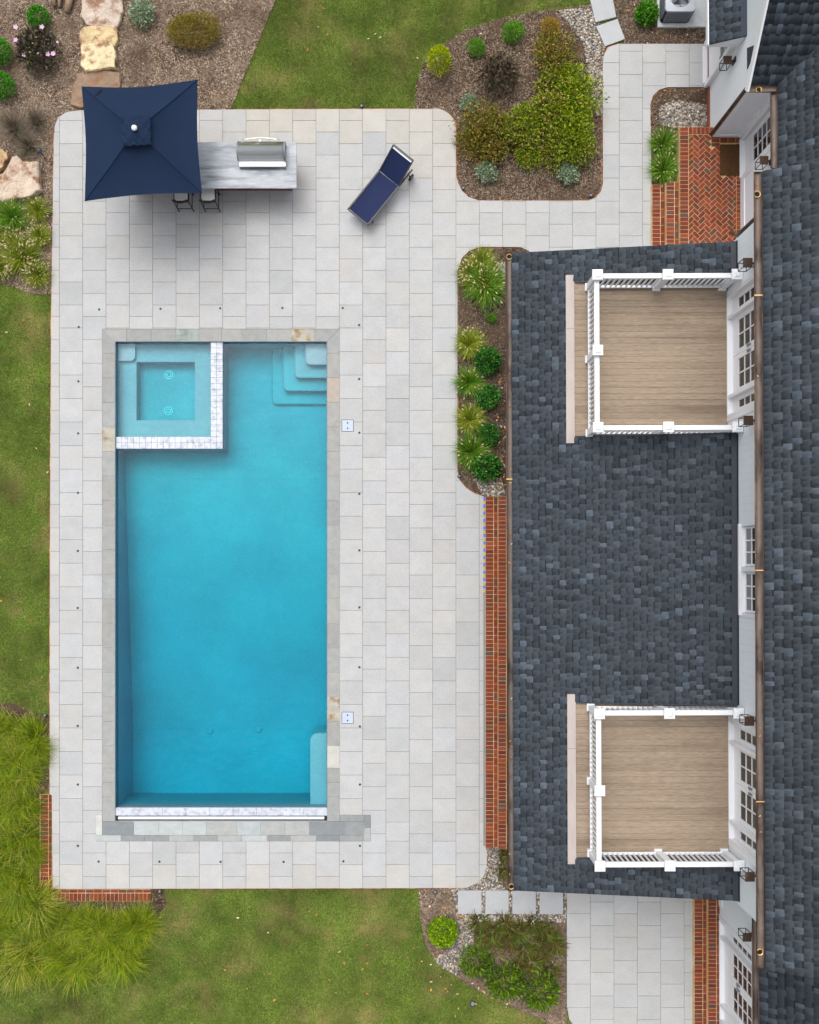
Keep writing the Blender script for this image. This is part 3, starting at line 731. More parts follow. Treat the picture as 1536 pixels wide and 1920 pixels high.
# end walls of the two-storey front and the back of the house
MB().box(XW+.002, 13, YN-.18, YN, 0, 5.86).box(XW+.002, 13, YS, YS+.18, 0, 5.86).box(12.8, 13, YS+.18, YN-.18, 0, 8.2).build('wall', m_siding_v, house)
# stoop recess with its door
dd = (9.84, 10.78, .35, 2.55)
wall_x(XN, YN, YG, 0, 3.15, [dd], m_siding_v, 'wall', house)
leaf('door', XN+.08, dd[0]+.02, dd[1]-.02, .405, 2.50, 2, 5, .56, house, .13, handle=dd[0]+.1)
fr = MB().box(XN-.02, XN+.02, dd[0]-.11, dd[0]+.02, .37, 2.55).box(XN-.02, XN+.02, dd[1]-.02, dd[1]+.09, .37, 2.55).box(XN-.022, XN+.12, dd[0]-.11, dd[1]+.09, 2.5, 2.64).box(XN-.05, XN+.13, dd[0]-.02, dd[1]+.02, .368, .404)
fr.build('door_frame', m_trim, house)
MB().box(XN-.025, XN-.001, YN+.01, dd[0]-.111, .36, .62).build('skirting', m_trim, house)
# gable wing
g0, g1, gp = YG, YG+7.9, .84; gm = (g0+g1)/2
wall_x(XG, g0, g1, .10, 3.15, [], m_siding_v, 'wall', house, top=[(g1,3.15),(gm,3.15+gp*(gm-g0)),(g0,3.15)])
MB().box(XG+.001, 13, g0, g0+.15, .36, 3.15).build('wall', m_siding_h, house)
MB().box(XG-.03, XG+.09, g0-.03, g0+.10, .30, 3.0).box(XN-.06, XN+.02, g0-.05, g0+.02, .37, 3.0).box(XG+.09, XN-.06, g0-.028, g0+.02, .30, .46).build('corner_board', m_trim, house)
MB().box(XG-.04, XG+.16, g0+.02, g1, -.2, .098).build('foundation', m_brick, house).color = (*s(132,72,56), 1)
MB().beam((XG-.16, g0-.2, 3.12), (XG-.16, gm, 3.12+gp*(gm-g0+.2)), .045, .20).build('rake_board', m_trim, house)
MB().add([(XG-.02,11.39,2.75),(XG-.02,11.87,2.75),(XG-.02,11.71,3.16),(XG-.02,11.60,3.30),(XG+.01,11.39,2.75),(XG+.01,11.87,2.75),(XG+.01,11.71,3.16),(XG+.01,11.60,3.30)],
   [(0,1,2,3),(0,4,5,1),(1,5,6,2),(2,6,7,3),(3,7,4,0)]).build('vent_panel', m_flash, house)
# side door below the little canopy
leaf('door', XG-.03, 12.42, 13.36, .05, 2.1, 2, 3, .9, house, .14, handle=12.52)
MB().box(XG-.12, XG-.002, 12.30, 12.41, 0, 2.2).box(XG-.12, XG-.002, 13.37, 13.48, 0, 2.2).box(XG-.13, XG-.003, 12.28, 13.5, 2.2, 2.32).box(XG-.16, XG-.004, 12.415, 13.365, -.02, .045).build('door_frame', m_trim, house)
# south wing
d3 = door_set(XS, -10.38, .30, 2.35, .83, .44, .44, .62, 5, 2, house)
wall_x(XS, -15, YS, 0, 3.15, [d3], m_siding_v, 'wall', house)
MB().box(XS-.03, XS-.001, YS-1.2, YS-.01, .30, .52).build('skirting', m_trim, house)
MB().box(XS+.003, 13, -15, -14.82, 0, 3.15).build('wall', m_siding_v, house)

# ---- roofs and shingles
TONE = [(.68,.68,.68), (.80,.80,.80), (.94,.94,.94), (1.06,1.07,1.07), (1.2,1.23,1.24), (1.45,1.52,1.54), (1.8,1.9,1.94)]
TW = [3, 4, 6, 5, 3.4, 2.0, 1.0]
SH = np.array(s(62,68,75))
def shingle_roof(roof, kind, e0, z0, p, nc, ex, intervals, nsel=0, fade=1.0):
    nn = math.sqrt(1+p*p)
    tabs = []
    def pt(s_, t_, h):
        if kind == 'W': return (e0+s_-p/nn*h, t_, z0+p*s_+h/nn)
        return (t_, e0+s_-p/nn*h, z0+p*s_+h/nn)
    for i in range(nc):
        s0, s1 = i*ex, (i+1)*ex
        for (ta, tb_) in intervals((i+.5)*ex):
            t = ta; tooth = R.random() < .5
            while t < tb_-.02:
                l = R.choice([.09,.11,.12,.13,.14,.16]); t1 = min(t+l, tb_)
                if tb_-t1 < .06: t1 = tb_
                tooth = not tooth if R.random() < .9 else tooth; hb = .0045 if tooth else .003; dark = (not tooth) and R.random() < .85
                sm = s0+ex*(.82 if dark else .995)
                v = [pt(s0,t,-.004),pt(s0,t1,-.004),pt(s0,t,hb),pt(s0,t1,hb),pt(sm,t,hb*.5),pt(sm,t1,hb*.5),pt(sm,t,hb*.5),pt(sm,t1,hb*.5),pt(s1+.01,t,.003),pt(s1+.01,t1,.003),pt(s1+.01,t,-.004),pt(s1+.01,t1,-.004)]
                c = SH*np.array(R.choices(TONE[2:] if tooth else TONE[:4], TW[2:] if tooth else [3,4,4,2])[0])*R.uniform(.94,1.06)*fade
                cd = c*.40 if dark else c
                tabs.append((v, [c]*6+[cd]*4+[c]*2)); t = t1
    FQ = np.array([(2,3,5,4),(6,7,9,8),(0,1,3,2),(0,2,8,10),(1,11,9,3)])
    off = np.array(roof.parent.location if roof.parent else (0,0,0)) + np.array(roof.location)
    cen = np.array([np.mean(t_[0], axis=0) for t_ in tabs]); d = np.linalg.norm(cen-np.array([0,0,H]), axis=1)
    vis = np.abs(NX+cen[:,0]*F/(H-cen[:,2])-768) < 768
    order = np.argsort(np.where(vis, d, 1e6)); sel = set(order[:nsel].tolist())
    rest = [t_ for i, t_ in enumerate(tabs) if i not in sel]
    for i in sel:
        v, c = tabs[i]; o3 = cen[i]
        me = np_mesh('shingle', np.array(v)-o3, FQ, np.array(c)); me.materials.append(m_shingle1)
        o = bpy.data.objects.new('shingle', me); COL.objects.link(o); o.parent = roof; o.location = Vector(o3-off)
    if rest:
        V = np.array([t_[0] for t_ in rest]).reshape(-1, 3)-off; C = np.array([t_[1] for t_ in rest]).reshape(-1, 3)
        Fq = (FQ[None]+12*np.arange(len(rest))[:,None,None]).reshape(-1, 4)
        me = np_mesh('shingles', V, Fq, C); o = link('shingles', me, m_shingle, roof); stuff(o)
def slab_w(e0, e1, y0, y1, z0, p, th=.10, mb=None):
    mb = mb or MB(); za, zb = z0-.006, z0-.006+p*(e1-e0)
    return mb.add([(e0,y0,za-th),(e1,y0,zb-th),(e1,y1,zb-th),(e0,y1,za-th),(e0,y0,za),(e1,y0,zb),(e1,y1,zb),(e0,y1,za)],
       [(3,2,1,0),(4,5,6,7),(0,1,5,4),(1,2,6,5),(2,3,7,6),(3,0,4,7)])
EX = .1545
# porch roof, cut out for the two decks
PE, PZ, PP = 2.74, 2.92, .150
PYN, PYS = 7.12, -7.45
DK = [(2.876, 6.40, 2.74, 6.55), (-6.67, -3.117, -6.79, -2.94)]      # deck pits (y0,y1) and their front boards
def rects(x0, x1, cuts):
    out = []; y = PYS
    for a, b in sorted(cuts): out.append((y, a)); y = b
    out.append((y, PYN)); return out
mb = MB(); x_a, x_b = 3.93, 4.13
slab_w(PE, x_a, PYS, PYN, PZ, PP, .1, mb)
for y0, y1 in rects(0,0,[(d[2],d[3]) for d in DK]): slab_w(x_a, x_b, y0, y1, PZ+PP*(x_a-PE), PP, .1, mb)
for y0, y1 in rects(0,0,[(d[0],d[1]) for d in DK]): slab_w(x_b, XW-.002, y0, y1, PZ+PP*(x_b-PE), PP, .1, mb)
proof = mb.build('roof', m_roof, porch)
def piv(s_):
    x = PE+s_
    if x < x_a: return [(PYS, PYN)]
    if x < x_b: return rects(0,0,[(d[2],d[3]) for d in DK])
    return rects(0,0,[(d[0],d[1]) for d in DK])
ncp = int((XW-.10-PE)/.148)
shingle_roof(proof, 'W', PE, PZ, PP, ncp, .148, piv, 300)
zt = PZ+PP*(XW-PE)
for y0, y1 in rects(0,0,[(d[0],d[1]) for d in DK]): MB().add([(XW-.11,y0,zt-.005),(XW-.11,y1,zt-.005),(XW-.005,y0,zt+.03),(XW-.005,y1,zt+.03),(XW-.004,y0,zt+.12),(XW-.004,y1,zt+.12)], [(0,1,3,2),(2,3,5,4)]).build('flashing', m_flash, porch)
MB().box(PE+.01, PE+.05, PYS, PYN, PZ-.30, PZ-.02).build('fascia', m_trim, porch)
MB().box(PE+.05, XW-.01, PYS+.02, PYN-.02, PZ-.32, PZ-.28).build('ceiling', m_white, porch)
MB().box(3.05, XW-.01, PYS+.25, PYN-.25, -.1, .40).build('floor', m_paver, porch).color = (.5,.5,.5,1)
for yc in (-7.0, -3.6, -.2, 3.2, 6.7):
    MB().box(3.02,3.22,yc-.10,yc+.10,.40,PZ-.32).box(2.98,3.26,yc-.14,yc+.14,.40,.58).box(2.99,3.25,yc-.13,yc+.13,PZ-.46,PZ-.32).build('column', m_trim, porch)
def gutter(parent, a, b, r, outlets=(), straps=()):
    a, b = Vector(a), Vector(b); d = (b-a).normalized(); sx = Vector((d.y, -d.x, 0)); n = 10
    def half(rad, rev):
        v, f = [], []
        for p in (a, b):
            for i in range(n+1):
                t_ = math.pi*i/n; v.append(p+sx*rad*math.cos(t_)-Vector((0,0,1))*rad*math.sin(t_))
        for i in range(n): f.append((i, i+1, n+2+i, n+1+i))
        return v, f
    mb = MB().add(*half(r, 0)); mb.tube([a+sx*r, b+sx*r], .013, 6); mb.tube([a-sx*r, b-sx*r], .013, 6)
    for p in (a, b): mb.add([p+sx*r*math.cos(math.pi*i/n)-Vector((0,0,1))*r*math.sin(math.pi*i/n) for i in range(n+1)], [tuple(range(n+1))])
    g = mb.build('gutter', m_copper, parent, True)
    MB().add(*half(r-.007, 1)).build('gutter_lining', m_copin, g, True)
    for t_ in outlets:
        p = a+(b-a)*t_; z = p.z-r+.03
        MB().lathe(p.x, p.y, [(.066,z-.02),(.072,z+.012),(.056,z+.014),(.05,z-.02)], 16).build('outlet', m_coprim, g, True)
        MB().lathe(p.x, p.y, [(.052,z-.012),(.05,z-.005)], 14).build('outlet_hole', m_dark, g)
    for t_ in straps:
        p = a+(b-a)*t_; q = d*.02
        MB().beam(p-sx*(r+.01)+Vector((0,0,.008)), p+sx*(r+.01)+Vector((0,0,.008)), .022, .01).build('strap', m_coprim, g)
    return g
gutter(porch, (2.690,PYN+.02,PZ-.04), (2.690,PYS-.02,PZ-.04), .080, (.0055,.9945), (.355,))
# two-storey front roof (shed slope rising to the ridge)
BE, BZ, BP = 7.315, 5.97, .50
broof = slab_w(BE, 12.9, -8.0, 7.74, BZ, BP, .12).build('roof', m_roof, house)
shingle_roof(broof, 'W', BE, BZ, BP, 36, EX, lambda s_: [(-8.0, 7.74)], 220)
gutter(house, (7.235,7.74,5.92), (7.235,-8.0,5.92), .078, (.027,.980), (.155,.79,.5))
MB().box(BE+.02, XW+.02, -7.95, 7.7, 5.80, 5.855).box(BE+.001, BE+.03, -7.98, 7.72, 5.80, 5.86).build('soffit', m_trim, house)
# recess slope, gable wing slopes, south wing slope, canopy
NE_, SE_, ZE, MP = 8.72, 10.80, 3.22, .73
r1 = slab_w(NE_, 12.9, YN+.01, g0+.5, ZE, MP).build('roof', m_roof, house)
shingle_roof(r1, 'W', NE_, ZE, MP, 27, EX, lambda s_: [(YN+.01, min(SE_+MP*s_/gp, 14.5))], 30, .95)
mb = MB(); th = .1
za, zb = ZE-.006, ZE-.006+gp*(gm-SE_)
mb.add([(XG-.15,SE_,za-th),(13,SE_,za-th),(13,gm,zb-th),(XG-.15,gm,zb-th),(XG-.15,SE_,za),(13,SE_,za),(13,gm,zb),(XG-.15,gm,zb)], [(3,2,1,0),(4,5,6,7),(0,1,5,4),(1,2,6,5),(2,3,7,6),(3,0,4,7)])
mb.add([(XG-.15,gm,zb),(13,gm,zb),(13,2*gm-SE_,za),(XG-.15,2*gm-SE_,za)], [(0,1,2,3)])
r2 = mb.build('roof', m_roof, house)
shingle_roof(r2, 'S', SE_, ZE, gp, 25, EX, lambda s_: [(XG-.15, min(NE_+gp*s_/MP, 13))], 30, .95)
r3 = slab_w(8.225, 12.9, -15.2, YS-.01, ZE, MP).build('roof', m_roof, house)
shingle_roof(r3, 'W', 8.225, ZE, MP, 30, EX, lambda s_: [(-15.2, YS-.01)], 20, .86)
CE, CZ, CP = 7.45, 2.36, .49
r4 = slab_w(CE, XG-.003, 12.18, 15.8, CZ, CP, .06).build('canopy_roof', m_roof, house)
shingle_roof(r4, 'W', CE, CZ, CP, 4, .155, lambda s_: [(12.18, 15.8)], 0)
MB().add([(CE+.02,12.2,CZ-.07),(XG-.01,12.2,CZ-.07),(XG-.01,12.2,CZ+CP*.72-.07),(CE+.02,12.26,CZ-.07),(XG-.01,12.26,CZ-.07),(XG-.01,12.26,CZ+CP*.72-.07)],[(0,1,2),(0,3,4,1),(3,4,5)]).box(CE+.01,XG-.01,12.19,15.8,CZ-.16,CZ-.075).build('canopy_frame', m_trim, house)
MB().box(CE-.03, CE+.008, 12.17, 15.8, CZ-.15, CZ-.01).build('canopy_fascia', m_trim, house)
gutter(house, (XG-.17,10.72,ZE-.03), (8.72,10.72,ZE-.03), .080, (.40,))
gutter(house, (8.64,10.66,ZE-.03), (8.64,8.93,ZE-.03), .078)
gutter(house, (8.15,YS-.05,ZE-.03), (8.15,-15.2,ZE-.03), .070)
MB().box(NE_+.02, XN, YN, SE_, 3.10, 3.15).box(8.2, XS, -15, YS, 3.10, 3.15).box(XG, XN, SE_+.05, YG, 3.05,3.10).build('soffit', m_trim, house)
def downspout(parent, pts, r=.045): return MB().tube(pts, r, 10).build('downspout', m_copper, parent, True)
downspout(house, [(XG-.07,g0+.14,.06),(XG-.07,g0+.14,.18),(XG-.075,g0+.07,.30),(XG-.08,g0+.02,.5),(XG-.08,g0-.02,2.9),(XG-.05,g0-.15,3.10)])
downspout(house, [(XW-.06,YN+.20,3.50),(XW+.03,YN+.08,3.66),(XW+.03,YN+.07,5.6),(XW-.3,YN+.14,5.82)])

# ---- roof decks with railings
def make_deck(pit, name_lbl, rail_lbl, rx, rn, rs, mids_w, xmid, xend):
    y0, y1, f0, f1 = pit
    dk_ = thing('roof_deck', name_lbl, 'deck', (5.8, (y0+y1)/2, ZD-.15)); HOUSE.append(dk_)
    nb = 25; bw = (y1-y0)/nb
    MB().box(x_b, XW-.01, y0, y1, ZD-.14, ZD-.03).build('deck_base', m_dark, dk_)
    for i in range(nb):
        cy = y0+bw*(i+.5)
        MB().bbox(x_b+.002, XW-.005, cy-bw/2+.0015, cy+bw/2-.0015, ZD-.028, ZD+R.uniform(-.001,.001), .003).build('deck_board', m_deck, dk_, origin=(5.8, cy, ZD))
    ym = f0+(f1-f0)*.68
    for a, b in ((f0, ym-.002), (ym+.002, f1)): MB().bbox(x_a+.004, x_b-.002, a, b, ZD-.1, ZD+.028, .004).build('front_board', m_fascia, dk_)
    rz = lambda x: PZ+PP*(x-PE)
    for y, sg in ((y1, 1), (y0, -1)):
        MB().add([(x_b,y-.001*sg,ZD-.12),(XW,y-.001*sg,ZD-.12),(XW,y-.001*sg,rz(XW)+.02),(x_b,y-.001*sg,rz(x_b)+.01),(x_b,y-.03*sg,ZD-.12),(XW,y-.03*sg,ZD-.12),(XW,y-.03*sg,rz(XW)+.02),(x_b,y-.03*sg,rz(x_b)+.01)],
          [(0,1,2,3),(4,5,6,7),(2,3,7,6),(0,3,7,4)]).build('side_curb', m_flash, dk_)
    rl = thing('deck_railing', rail_lbl, 'railing', (rx, (rn+rs)/2, ZD)); HOUSE.append(rl)
    zt_ = ZD+.98
    posts = [(rx,rn),(rx,rs)] + [(rx,m_) for m_ in mids_w] + [(xmid,rn),(xmid,rs),(xend,rn),(xend,rs)]
    for (x, y) in posts:
        o = MB().box(x-.062,x+.062,y-.062,y+.062,ZD+.001,zt_).bbox(x-.085,x+.085,y-.085,y+.085,ZD+.001,ZD+.10,.015).build('post', m_trim, rl)
        MB().bbox(x-.115,x+.115,y-.115,y+.115,zt_,zt_+.045,.012).bbox(x-.075,x+.075,y-.075,y+.075,zt_+.045,zt_+.07,.03).build('cap', m_trim, o)
    ws = sorted([rs, *mids_w, rn])
    runs = [((rx,a),(rx,b)) for a, b in zip(ws[:-1], ws[1:])] + [((a,y),(b,y)) for y in (rn, rs) for a, b in ((rx,xmid),(xmid,xend))]
    for (a, b) in runs:
        ax = 0 if a[1] == b[1] else 1
        p0, p1 = a[ax]+.064, b[ax]-.064
        def bar(z0, z1, hw):
            m = MB()
            if ax == 0: m.bbox(p0, p1, a[1]-hw, a[1]+hw, z0, z1, .008)
            else: m.bbox(a[0]-hw, a[0]+hw, p0, p1, z0, z1, .008)
            return m
        bar(zt_-.13, zt_-.06, .055).build('top_rail', m_trim, rl); bar(ZD+.07, ZD+.12, .03).build('bottom_rail', m_trim, rl)
        nbal = max(3, round((p1-p0)/.112))
        for i in range(nbal):
            c_ = p0+(p1-p0)*(i+.5)/nbal; x, y = (c_, a[1]) if ax == 0 else (a[0], c_)
            key = 'bal'
            if key not in BME:
                me = bpy.data.meshes.new('baluster'); m = MB().box(-.017,.017,-.017,.017,0,zt_-.13-ZD-.12); me.from_pydata(m.v, [], m.f); me.update(); me.materials.append(m_trim); BME[key] = me
            o = bpy.data.objects.new('baluster', BME[key]); COL.objects.link(o); o.parent = rl; o.location = Vector((x, y, ZD+.12))-Vector(rl.location)
make_deck(DK[0], 'brown board roof deck let into the porch roof at the end near the brick stoop', 'white railing round the roof deck nearer the brick stoop', 4.447, 6.26, 2.96, [4.63], 5.97, 7.467)
make_deck(DK[1], 'brown board roof deck let into the porch roof at the end near the lower terrace', 'white railing round the roof deck nearer the lower terrace', 4.455, -3.235, -6.53, [-4.90], 5.97, 7.467)

# ---- wall lanterns
def lantern(x, y, zt_, xw, lbl, group=None):
    t_ = thing('wall_lantern', lbl, 'lantern', (x, y, zt_-.36), group); HOUSE.append(t_)
    w_ = .085; z0, z1 = zt_-.34, zt_-.03
    mb = MB()
    for a in (-w_, w_):
        for b in (-w_, w_): mb.beam((x+a,y+b,z0),(x+a,y+b,z1),.014)
    for z in (z0, z1):
        for a in (-w_, w_): mb.beam((x+a,y-w_,z),(x+a,y+w_,z),.014); mb.beam((x-w_,y+a,z),(x+w_,y+a,z),.014)
    mb.build('cage', m_black, t_)
    MB().bbox(x-.10,x+.10,y-.10,y+.10,z1+.008,zt_,.01).build('roof_plate', m_copper, t_)
    MB().beam((x+.05,y,zt_-.06),(xw,y,zt_-.06),.03).build('arm', m_black, t_)
    MB().bbox(xw-.025,xw-.001,y-.06,y+.06,zt_-.18,zt_+.06,.004).build('back_plate', m_black, t_)
    MB().tube([(x,y,z0+.09),(x,y,z1)], .012, 6).build('candle_tube', m_trim, t_)
UP = ('open black cage lantern with brown top on the upper wall beside a roof deck', 'lanterns flanking the deck doors')
for y in (6.26, 2.98, -3.27, -6.51): lantern(XW-.20, y, 4.92, XW, *UP)
lantern(XG-.18, 12.02, 1.95, XG, 'open black cage lantern on the white wall beside the small canopy roof')
lantern(XN-.20, 9.43, 2.42, XN, 'open black cage lantern beside the white door of the brick stoop')
lantern(XS-.18, -8.62, 2.72, XS, 'open black cage lantern beside the glazed doors of the lower terrace')

# air conditioner on its pad
ax0, ax1, ay0 = 6.95, 7.69, 13.98; ay1 = ay0+.74; zt_ = .56
ac = thing('air_conditioner', 'grey outdoor air conditioner with round fan grille on a pale pad', 'air conditioner', ((ax0+ax1)/2, (ay0+ay1)/2, -.05)); HOUSE.append(ac)
def rr(x0, x1, y0, y1, r, n=5): return arc(x0+r,y0+r,r,180,270,n)+arc(x1-r,y0+r,r,270,360,n)+arc(x1-r,y1-r,r,0,90,n)+arc(x0+r,y1-r,r,90,180,n)
MB().bbox(ax0-.06, ax1+.52, ay0-.10, ay1+.15, -.08, .02, .01).build('pad', m_pad, ac)
MB().prism(rr(ax0-.01,ax1+.01,ay0-.01,ay1+.01,.09), .02, .07).build('base_pan', m_black, ac)
MB().prism(rr(ax0+.02,ax1-.02,ay0+.02,ay1-.02,.08), .07, zt_-.05).build('cabinet', m_frame, ac)
for side in range(4):
    for i in range(11):
        t_ = -.29+.058*i; cx_, cy_ = (ax0+ax1)/2, (ay0+ay1)/2; h_ = .37
        p = [(cx_+t_, cy_-h_), (cx_+t_, cy_+h_), (cx_-h_, cy_+t_), (cx_+h_, cy_+t_)][side]
        MB().box(p[0]-.018,p[0]+.018,p[1]-.018,p[1]+.018,.07,zt_-.05).build('louver', m_acgrey, ac)
rim = rr(ax0-.005,ax1+.005,ay0-.005,ay1+.005,.09); cx_, cy_ = (ax0+ax1)/2, (ay0+ay1)/2; nr = len(rim)
cir = [(cx_+.27*math.cos(math.atan2(b-cy_, a-cx_)), cy_+.27*math.sin(math.atan2(b-cy_, a-cx_))) for a, b in rim]
MB().add([(a,b,zt_) for a, b in rim]+[(a,b,zt_+.012) for a, b in cir]+[(a,b,zt_-.06) for a, b in rim]+[(a,b,zt_-.10) for a, b in cir],
  [f for i in range(nr) for f in ((i,(i+1)%nr,nr+(i+1)%nr,nr+i),(i,(i+1)%nr,2*nr+(i+1)%nr,2*nr+i),(nr+i,nr+(i+1)%nr,3*nr+(i+1)%nr,3*nr+i))]).build('top_panel', m_actop, ac)
gb = MB()
for r_ in (.08,.13,.18,.23,.268): gb.tube([(cx_+r_*math.cos(a*math.pi/12),cy_+r_*math.sin(a*math.pi/12),zt_+.012) for a in range(25)], .005, 5, False)
for a in range(8): gb.tube([(cx_+.06*math.cos(a*math.pi/4),cy_+.06*math.sin(a*math.pi/4),zt_+.015),(cx_+.27*math.cos(a*math.pi/4),cy_+.27*math.sin(a*math.pi/4),zt_+.015)], .006, 5)
gb.build('fan_grille', m_frame, ac)
for a in range(4):
    t_ = a*math.pi/2+.5; u = Vector((math.cos(t_), math.sin(t_), 0)); v = Vector((-u.y, u.x, 0)); c_ = Vector((cx_, cy_, zt_-.035))
    MB().add([c_+u*.05-v*.05, c_+u*.25-v*.12, c_+u*.25+v*.09+Vector((0,0,.03)), c_+u*.05+v*.04+Vector((0,0,.02))], [(0,1,2,3)]).build('fan_blade', m_acgrey, ac)
for o in HOUSE:                                        # turn the house and all on it by 0.2 degrees
    th_ = math.radians(.2); x, y = o.location.x-7.6, o.location.y
    o.location.x = 7.6+x*math.cos(th_)-y*math.sin(th_); o.location.y = x*math.sin(th_)+y*math.cos(th_); o.rotation_euler.z = th_

# ------------------------------------------------------------------ outdoor kitchen, umbrella, stools, lounger
zc = .92
kx0, kx1, ky0, ky1 = P(214,0,zc)[0], P(556.5,0,zc)[0], P(0,353,zc)[1], P(0,266,zc)[1]
isl = thing('kitchen_island', 'outdoor kitchen island with grey veined granite top under the navy umbrella', 'island', ((kx0+kx1)/2, (ky0+ky1)/2, 0))
MB().bbox(kx0, kx1, ky0, ky1, zc-.04, zc, .006).build('countertop', m_granite, isl)
MB().box(kx0+.22, kx1-.20, ky0+.32, ky1-.06, 0, zc-.04).build('base_core', m_mortar, isl)
bx0, bx1, by0, by1 = kx0+.215, kx1-.195, ky0+.31, ky1-.055
nbk = int((bx1-bx0)/.205); bl = (bx1-bx0)/nbk
for r_ in range(11):
    for i in range(nbk):
        z = .004+.079*r_; a = bx0+bl*i
        if r_ % 2 and i == nbk-1: continue
        a += bl/2*(r_ % 2)
        key = ('wb', round(bl,4))
        if key not in BME:
            me = bpy.data.meshes.new('brick'); m = MB().box(0,bl-.01,-.012,.012,0,.069); me.from_pydata(m.v, [], m.f); me.update(); me.materials.append(m_brick); BME[key] = me
        o = bpy.data.objects.new('brick', BME[key]); COL.objects.link(o); o.parent = isl; o.location = Vector((a, by0, z))-Vector(isl.location); o.color = brick_color()
# grill
gz = zc+.02; gx0, gx1 = P(446,0,1.1)[0], P(535,0,1.1)[0]; gyb, gyf = P(0,313,1.0)[1], P(0,264,1.1)[1]
gr = thing('gas_grill', 'stainless steel built-in gas grill with rounded hood on the granite top', 'grill', ((gx0+gx1)/2, (gyb+gyf)/2, zc))
MB().bbox(gx0+.02, gx1+.0, gyb, gyf-.03, zc+.001, zc+.12, .01).build('firebox', m_steel, gr)
prof = [(gyb+.13,zc+.12),(gyb+.14,zc+.24),(gyb+.18,zc+.33),(gyb+.26,zc+.385),(gyb+.36,zc+.39),(gyb+.45,zc+.355),(gyf-.06,zc+.28),(gyf-.03,zc+.20),(gyf-.02,zc+.12)]
n = len(prof)
MB().add([(gx0,y,z) for y, z in prof]+[(gx1-.02,y,z) for y, z in prof], [(i,i+1,n+i+1,n+i) for i in range(n-1)]+[tuple(range(n)),tuple(range(n,2*n))]).build('hood', m_steel, gr, True)
for x in (gx0-.006, gx1-.024): MB().add([(x+d_,gyb+.33+(y-gyb-.33)*1.03,zc+.12+(z-zc-.12)*1.03) for d_ in (0,.03) for y, z in prof], [(i,i+1,n+i+1,n+i) for i in range(n-1)]+[tuple(range(n)),tuple(range(n,2*n))]).build('hood_end', m_acgrey, gr)
hp = [(gx0+.12+(gx1-gx0-.26)*i/10, gyf-.01+.055*math.sin(math.pi*i/10), zc+.25) for i in range(11)]
MB().tube(hp, .013, 8).build('handle', m_steel, gr, True)
MB().lathe((gx0+gx1)/2-.02, gyf-.05, [(.03,zc+.28),(.034,zc+.31),(.02,zc+.32)], 14).build('thermometer', m_cover, gr, True)
MB().bbox(gx0+.06, gx1-.06, gyf-.03, gyf+.03, zc+.001, zc+.08, .01).build('control_panel', m_steel, gr)
# umbrella
ZC, ZA = 2.25, 2.78
cor = [Vector((*P(a, b, ZC), ZC)) for a, b in ((153,162),(371,149),(379,362),(159,377))]
cen_ = sum(cor, Vector())/4; apex = Vector((cen_.x, cen_.y, ZA))
um = thing('umbrella', 'square navy canvas umbrella with white finial over the outdoor kitchen', 'umbrella', (apex.x, apex.y, zc))
nr_, nc_ = 14, 16
sag = [.11, .055, .05, .07]
for k in range(4):
    a, b = cor[k], cor[(k+1) % 4]; V_, F_ = [], []
    for i in range(nr_+1):
        r_ = i/nr_
        for j in range(nc_+1):
            c_ = j/nc_; e = a.lerp(b, c_); inw = Vector((cen_.x-e.x, cen_.y-e.y, 0)).normalized(); e = e+inw*sag[k]*4*c_*(1-c_)+Vector((0,0,.03*4*c_*(1-c_)))
            p = apex.lerp(e, r_); p.z -= .10*math.sin(math.pi*r_)*(4*c_*(1-c_))*.6+.03*math.sin(math.pi*r_)-.0
            p.z += .006*noise.noise(Vector((p.x*3, p.y*3, k)))
            V_.append(p)
    for i in range(nr_):
        for j in range(nc_): q = i*(nc_+1)+j; F_.append((q, q+1, q+nc_+2, q+nc_+1))
    MB().add(V_, F_).build('canopy_panel', m_navy, um, True)
    e2 = a-Vector((0,0,.03)); MB().tube([apex-Vector((0,0,.10)), apex.lerp(a,.5)-Vector((0,0,.07)), e2+ (cen_-a).normalized()*.03], .012, 6).build('rib', m_frame, um)
    MB().tube([apex.lerp(a, .012)+Vector((0,0,.012)), apex.lerp(a,.5)+Vector((0,0,-.022)), a+Vector((0,0,.006))], .007, 5).build('seam', m_navy, um)
V_, F_ = [], []; nq = 22
ux = (cor[1]-cor[0]).normalized(); uy = (cor[0]-cor[3]).normalized()
for i in range(nq+1):
    for j in range(nq+1):
        a, b = -1+2*i/nq, -1+2*j/nq; m_ = max(abs(a), abs(b))
        p = apex + ux*a*.335 + uy*b*.335; p.z = ZA+.045-.085*m_ + (.04*noise.noise(Vector((a*4.6, b*4.6, 3)))+.02*math.sin(a*13+b*9))*(.3+.7*m_)
        V_.append(p)
for i in range(nq):
    for j in range(nq): q = i*(nq+1)+j; F_.append((q, q+1, q+nq+2, q+nq+1))
MB().add(V_, F_).build('vent_cap', m_navy, um, True)
MB().beam((*P(178,181,2.33),2.345), (*P(190,168,2.30),2.315), .03, .012).build('tie_strap', m_dark, um)
MB().lathe(apex.x, apex.y, [(.0,ZA+.06),(.055,ZA+.075),(.068,ZA+.11),(.055,ZA+.145),(.02,ZA+.165)], 16).build('finial', m_cover, um, True)
MB().tube([(apex.x,apex.y,zc+.001),(apex.x,apex.y,ZA+.05)], .024, 12).build('pole', m_frame, um, True)
MB().lathe(apex.x, apex.y, [(.09,zc+.001),(.09,zc+.015),(.035,zc+.03),(.035,zc+.08)], 16).build('collar', m_steel, um, True)
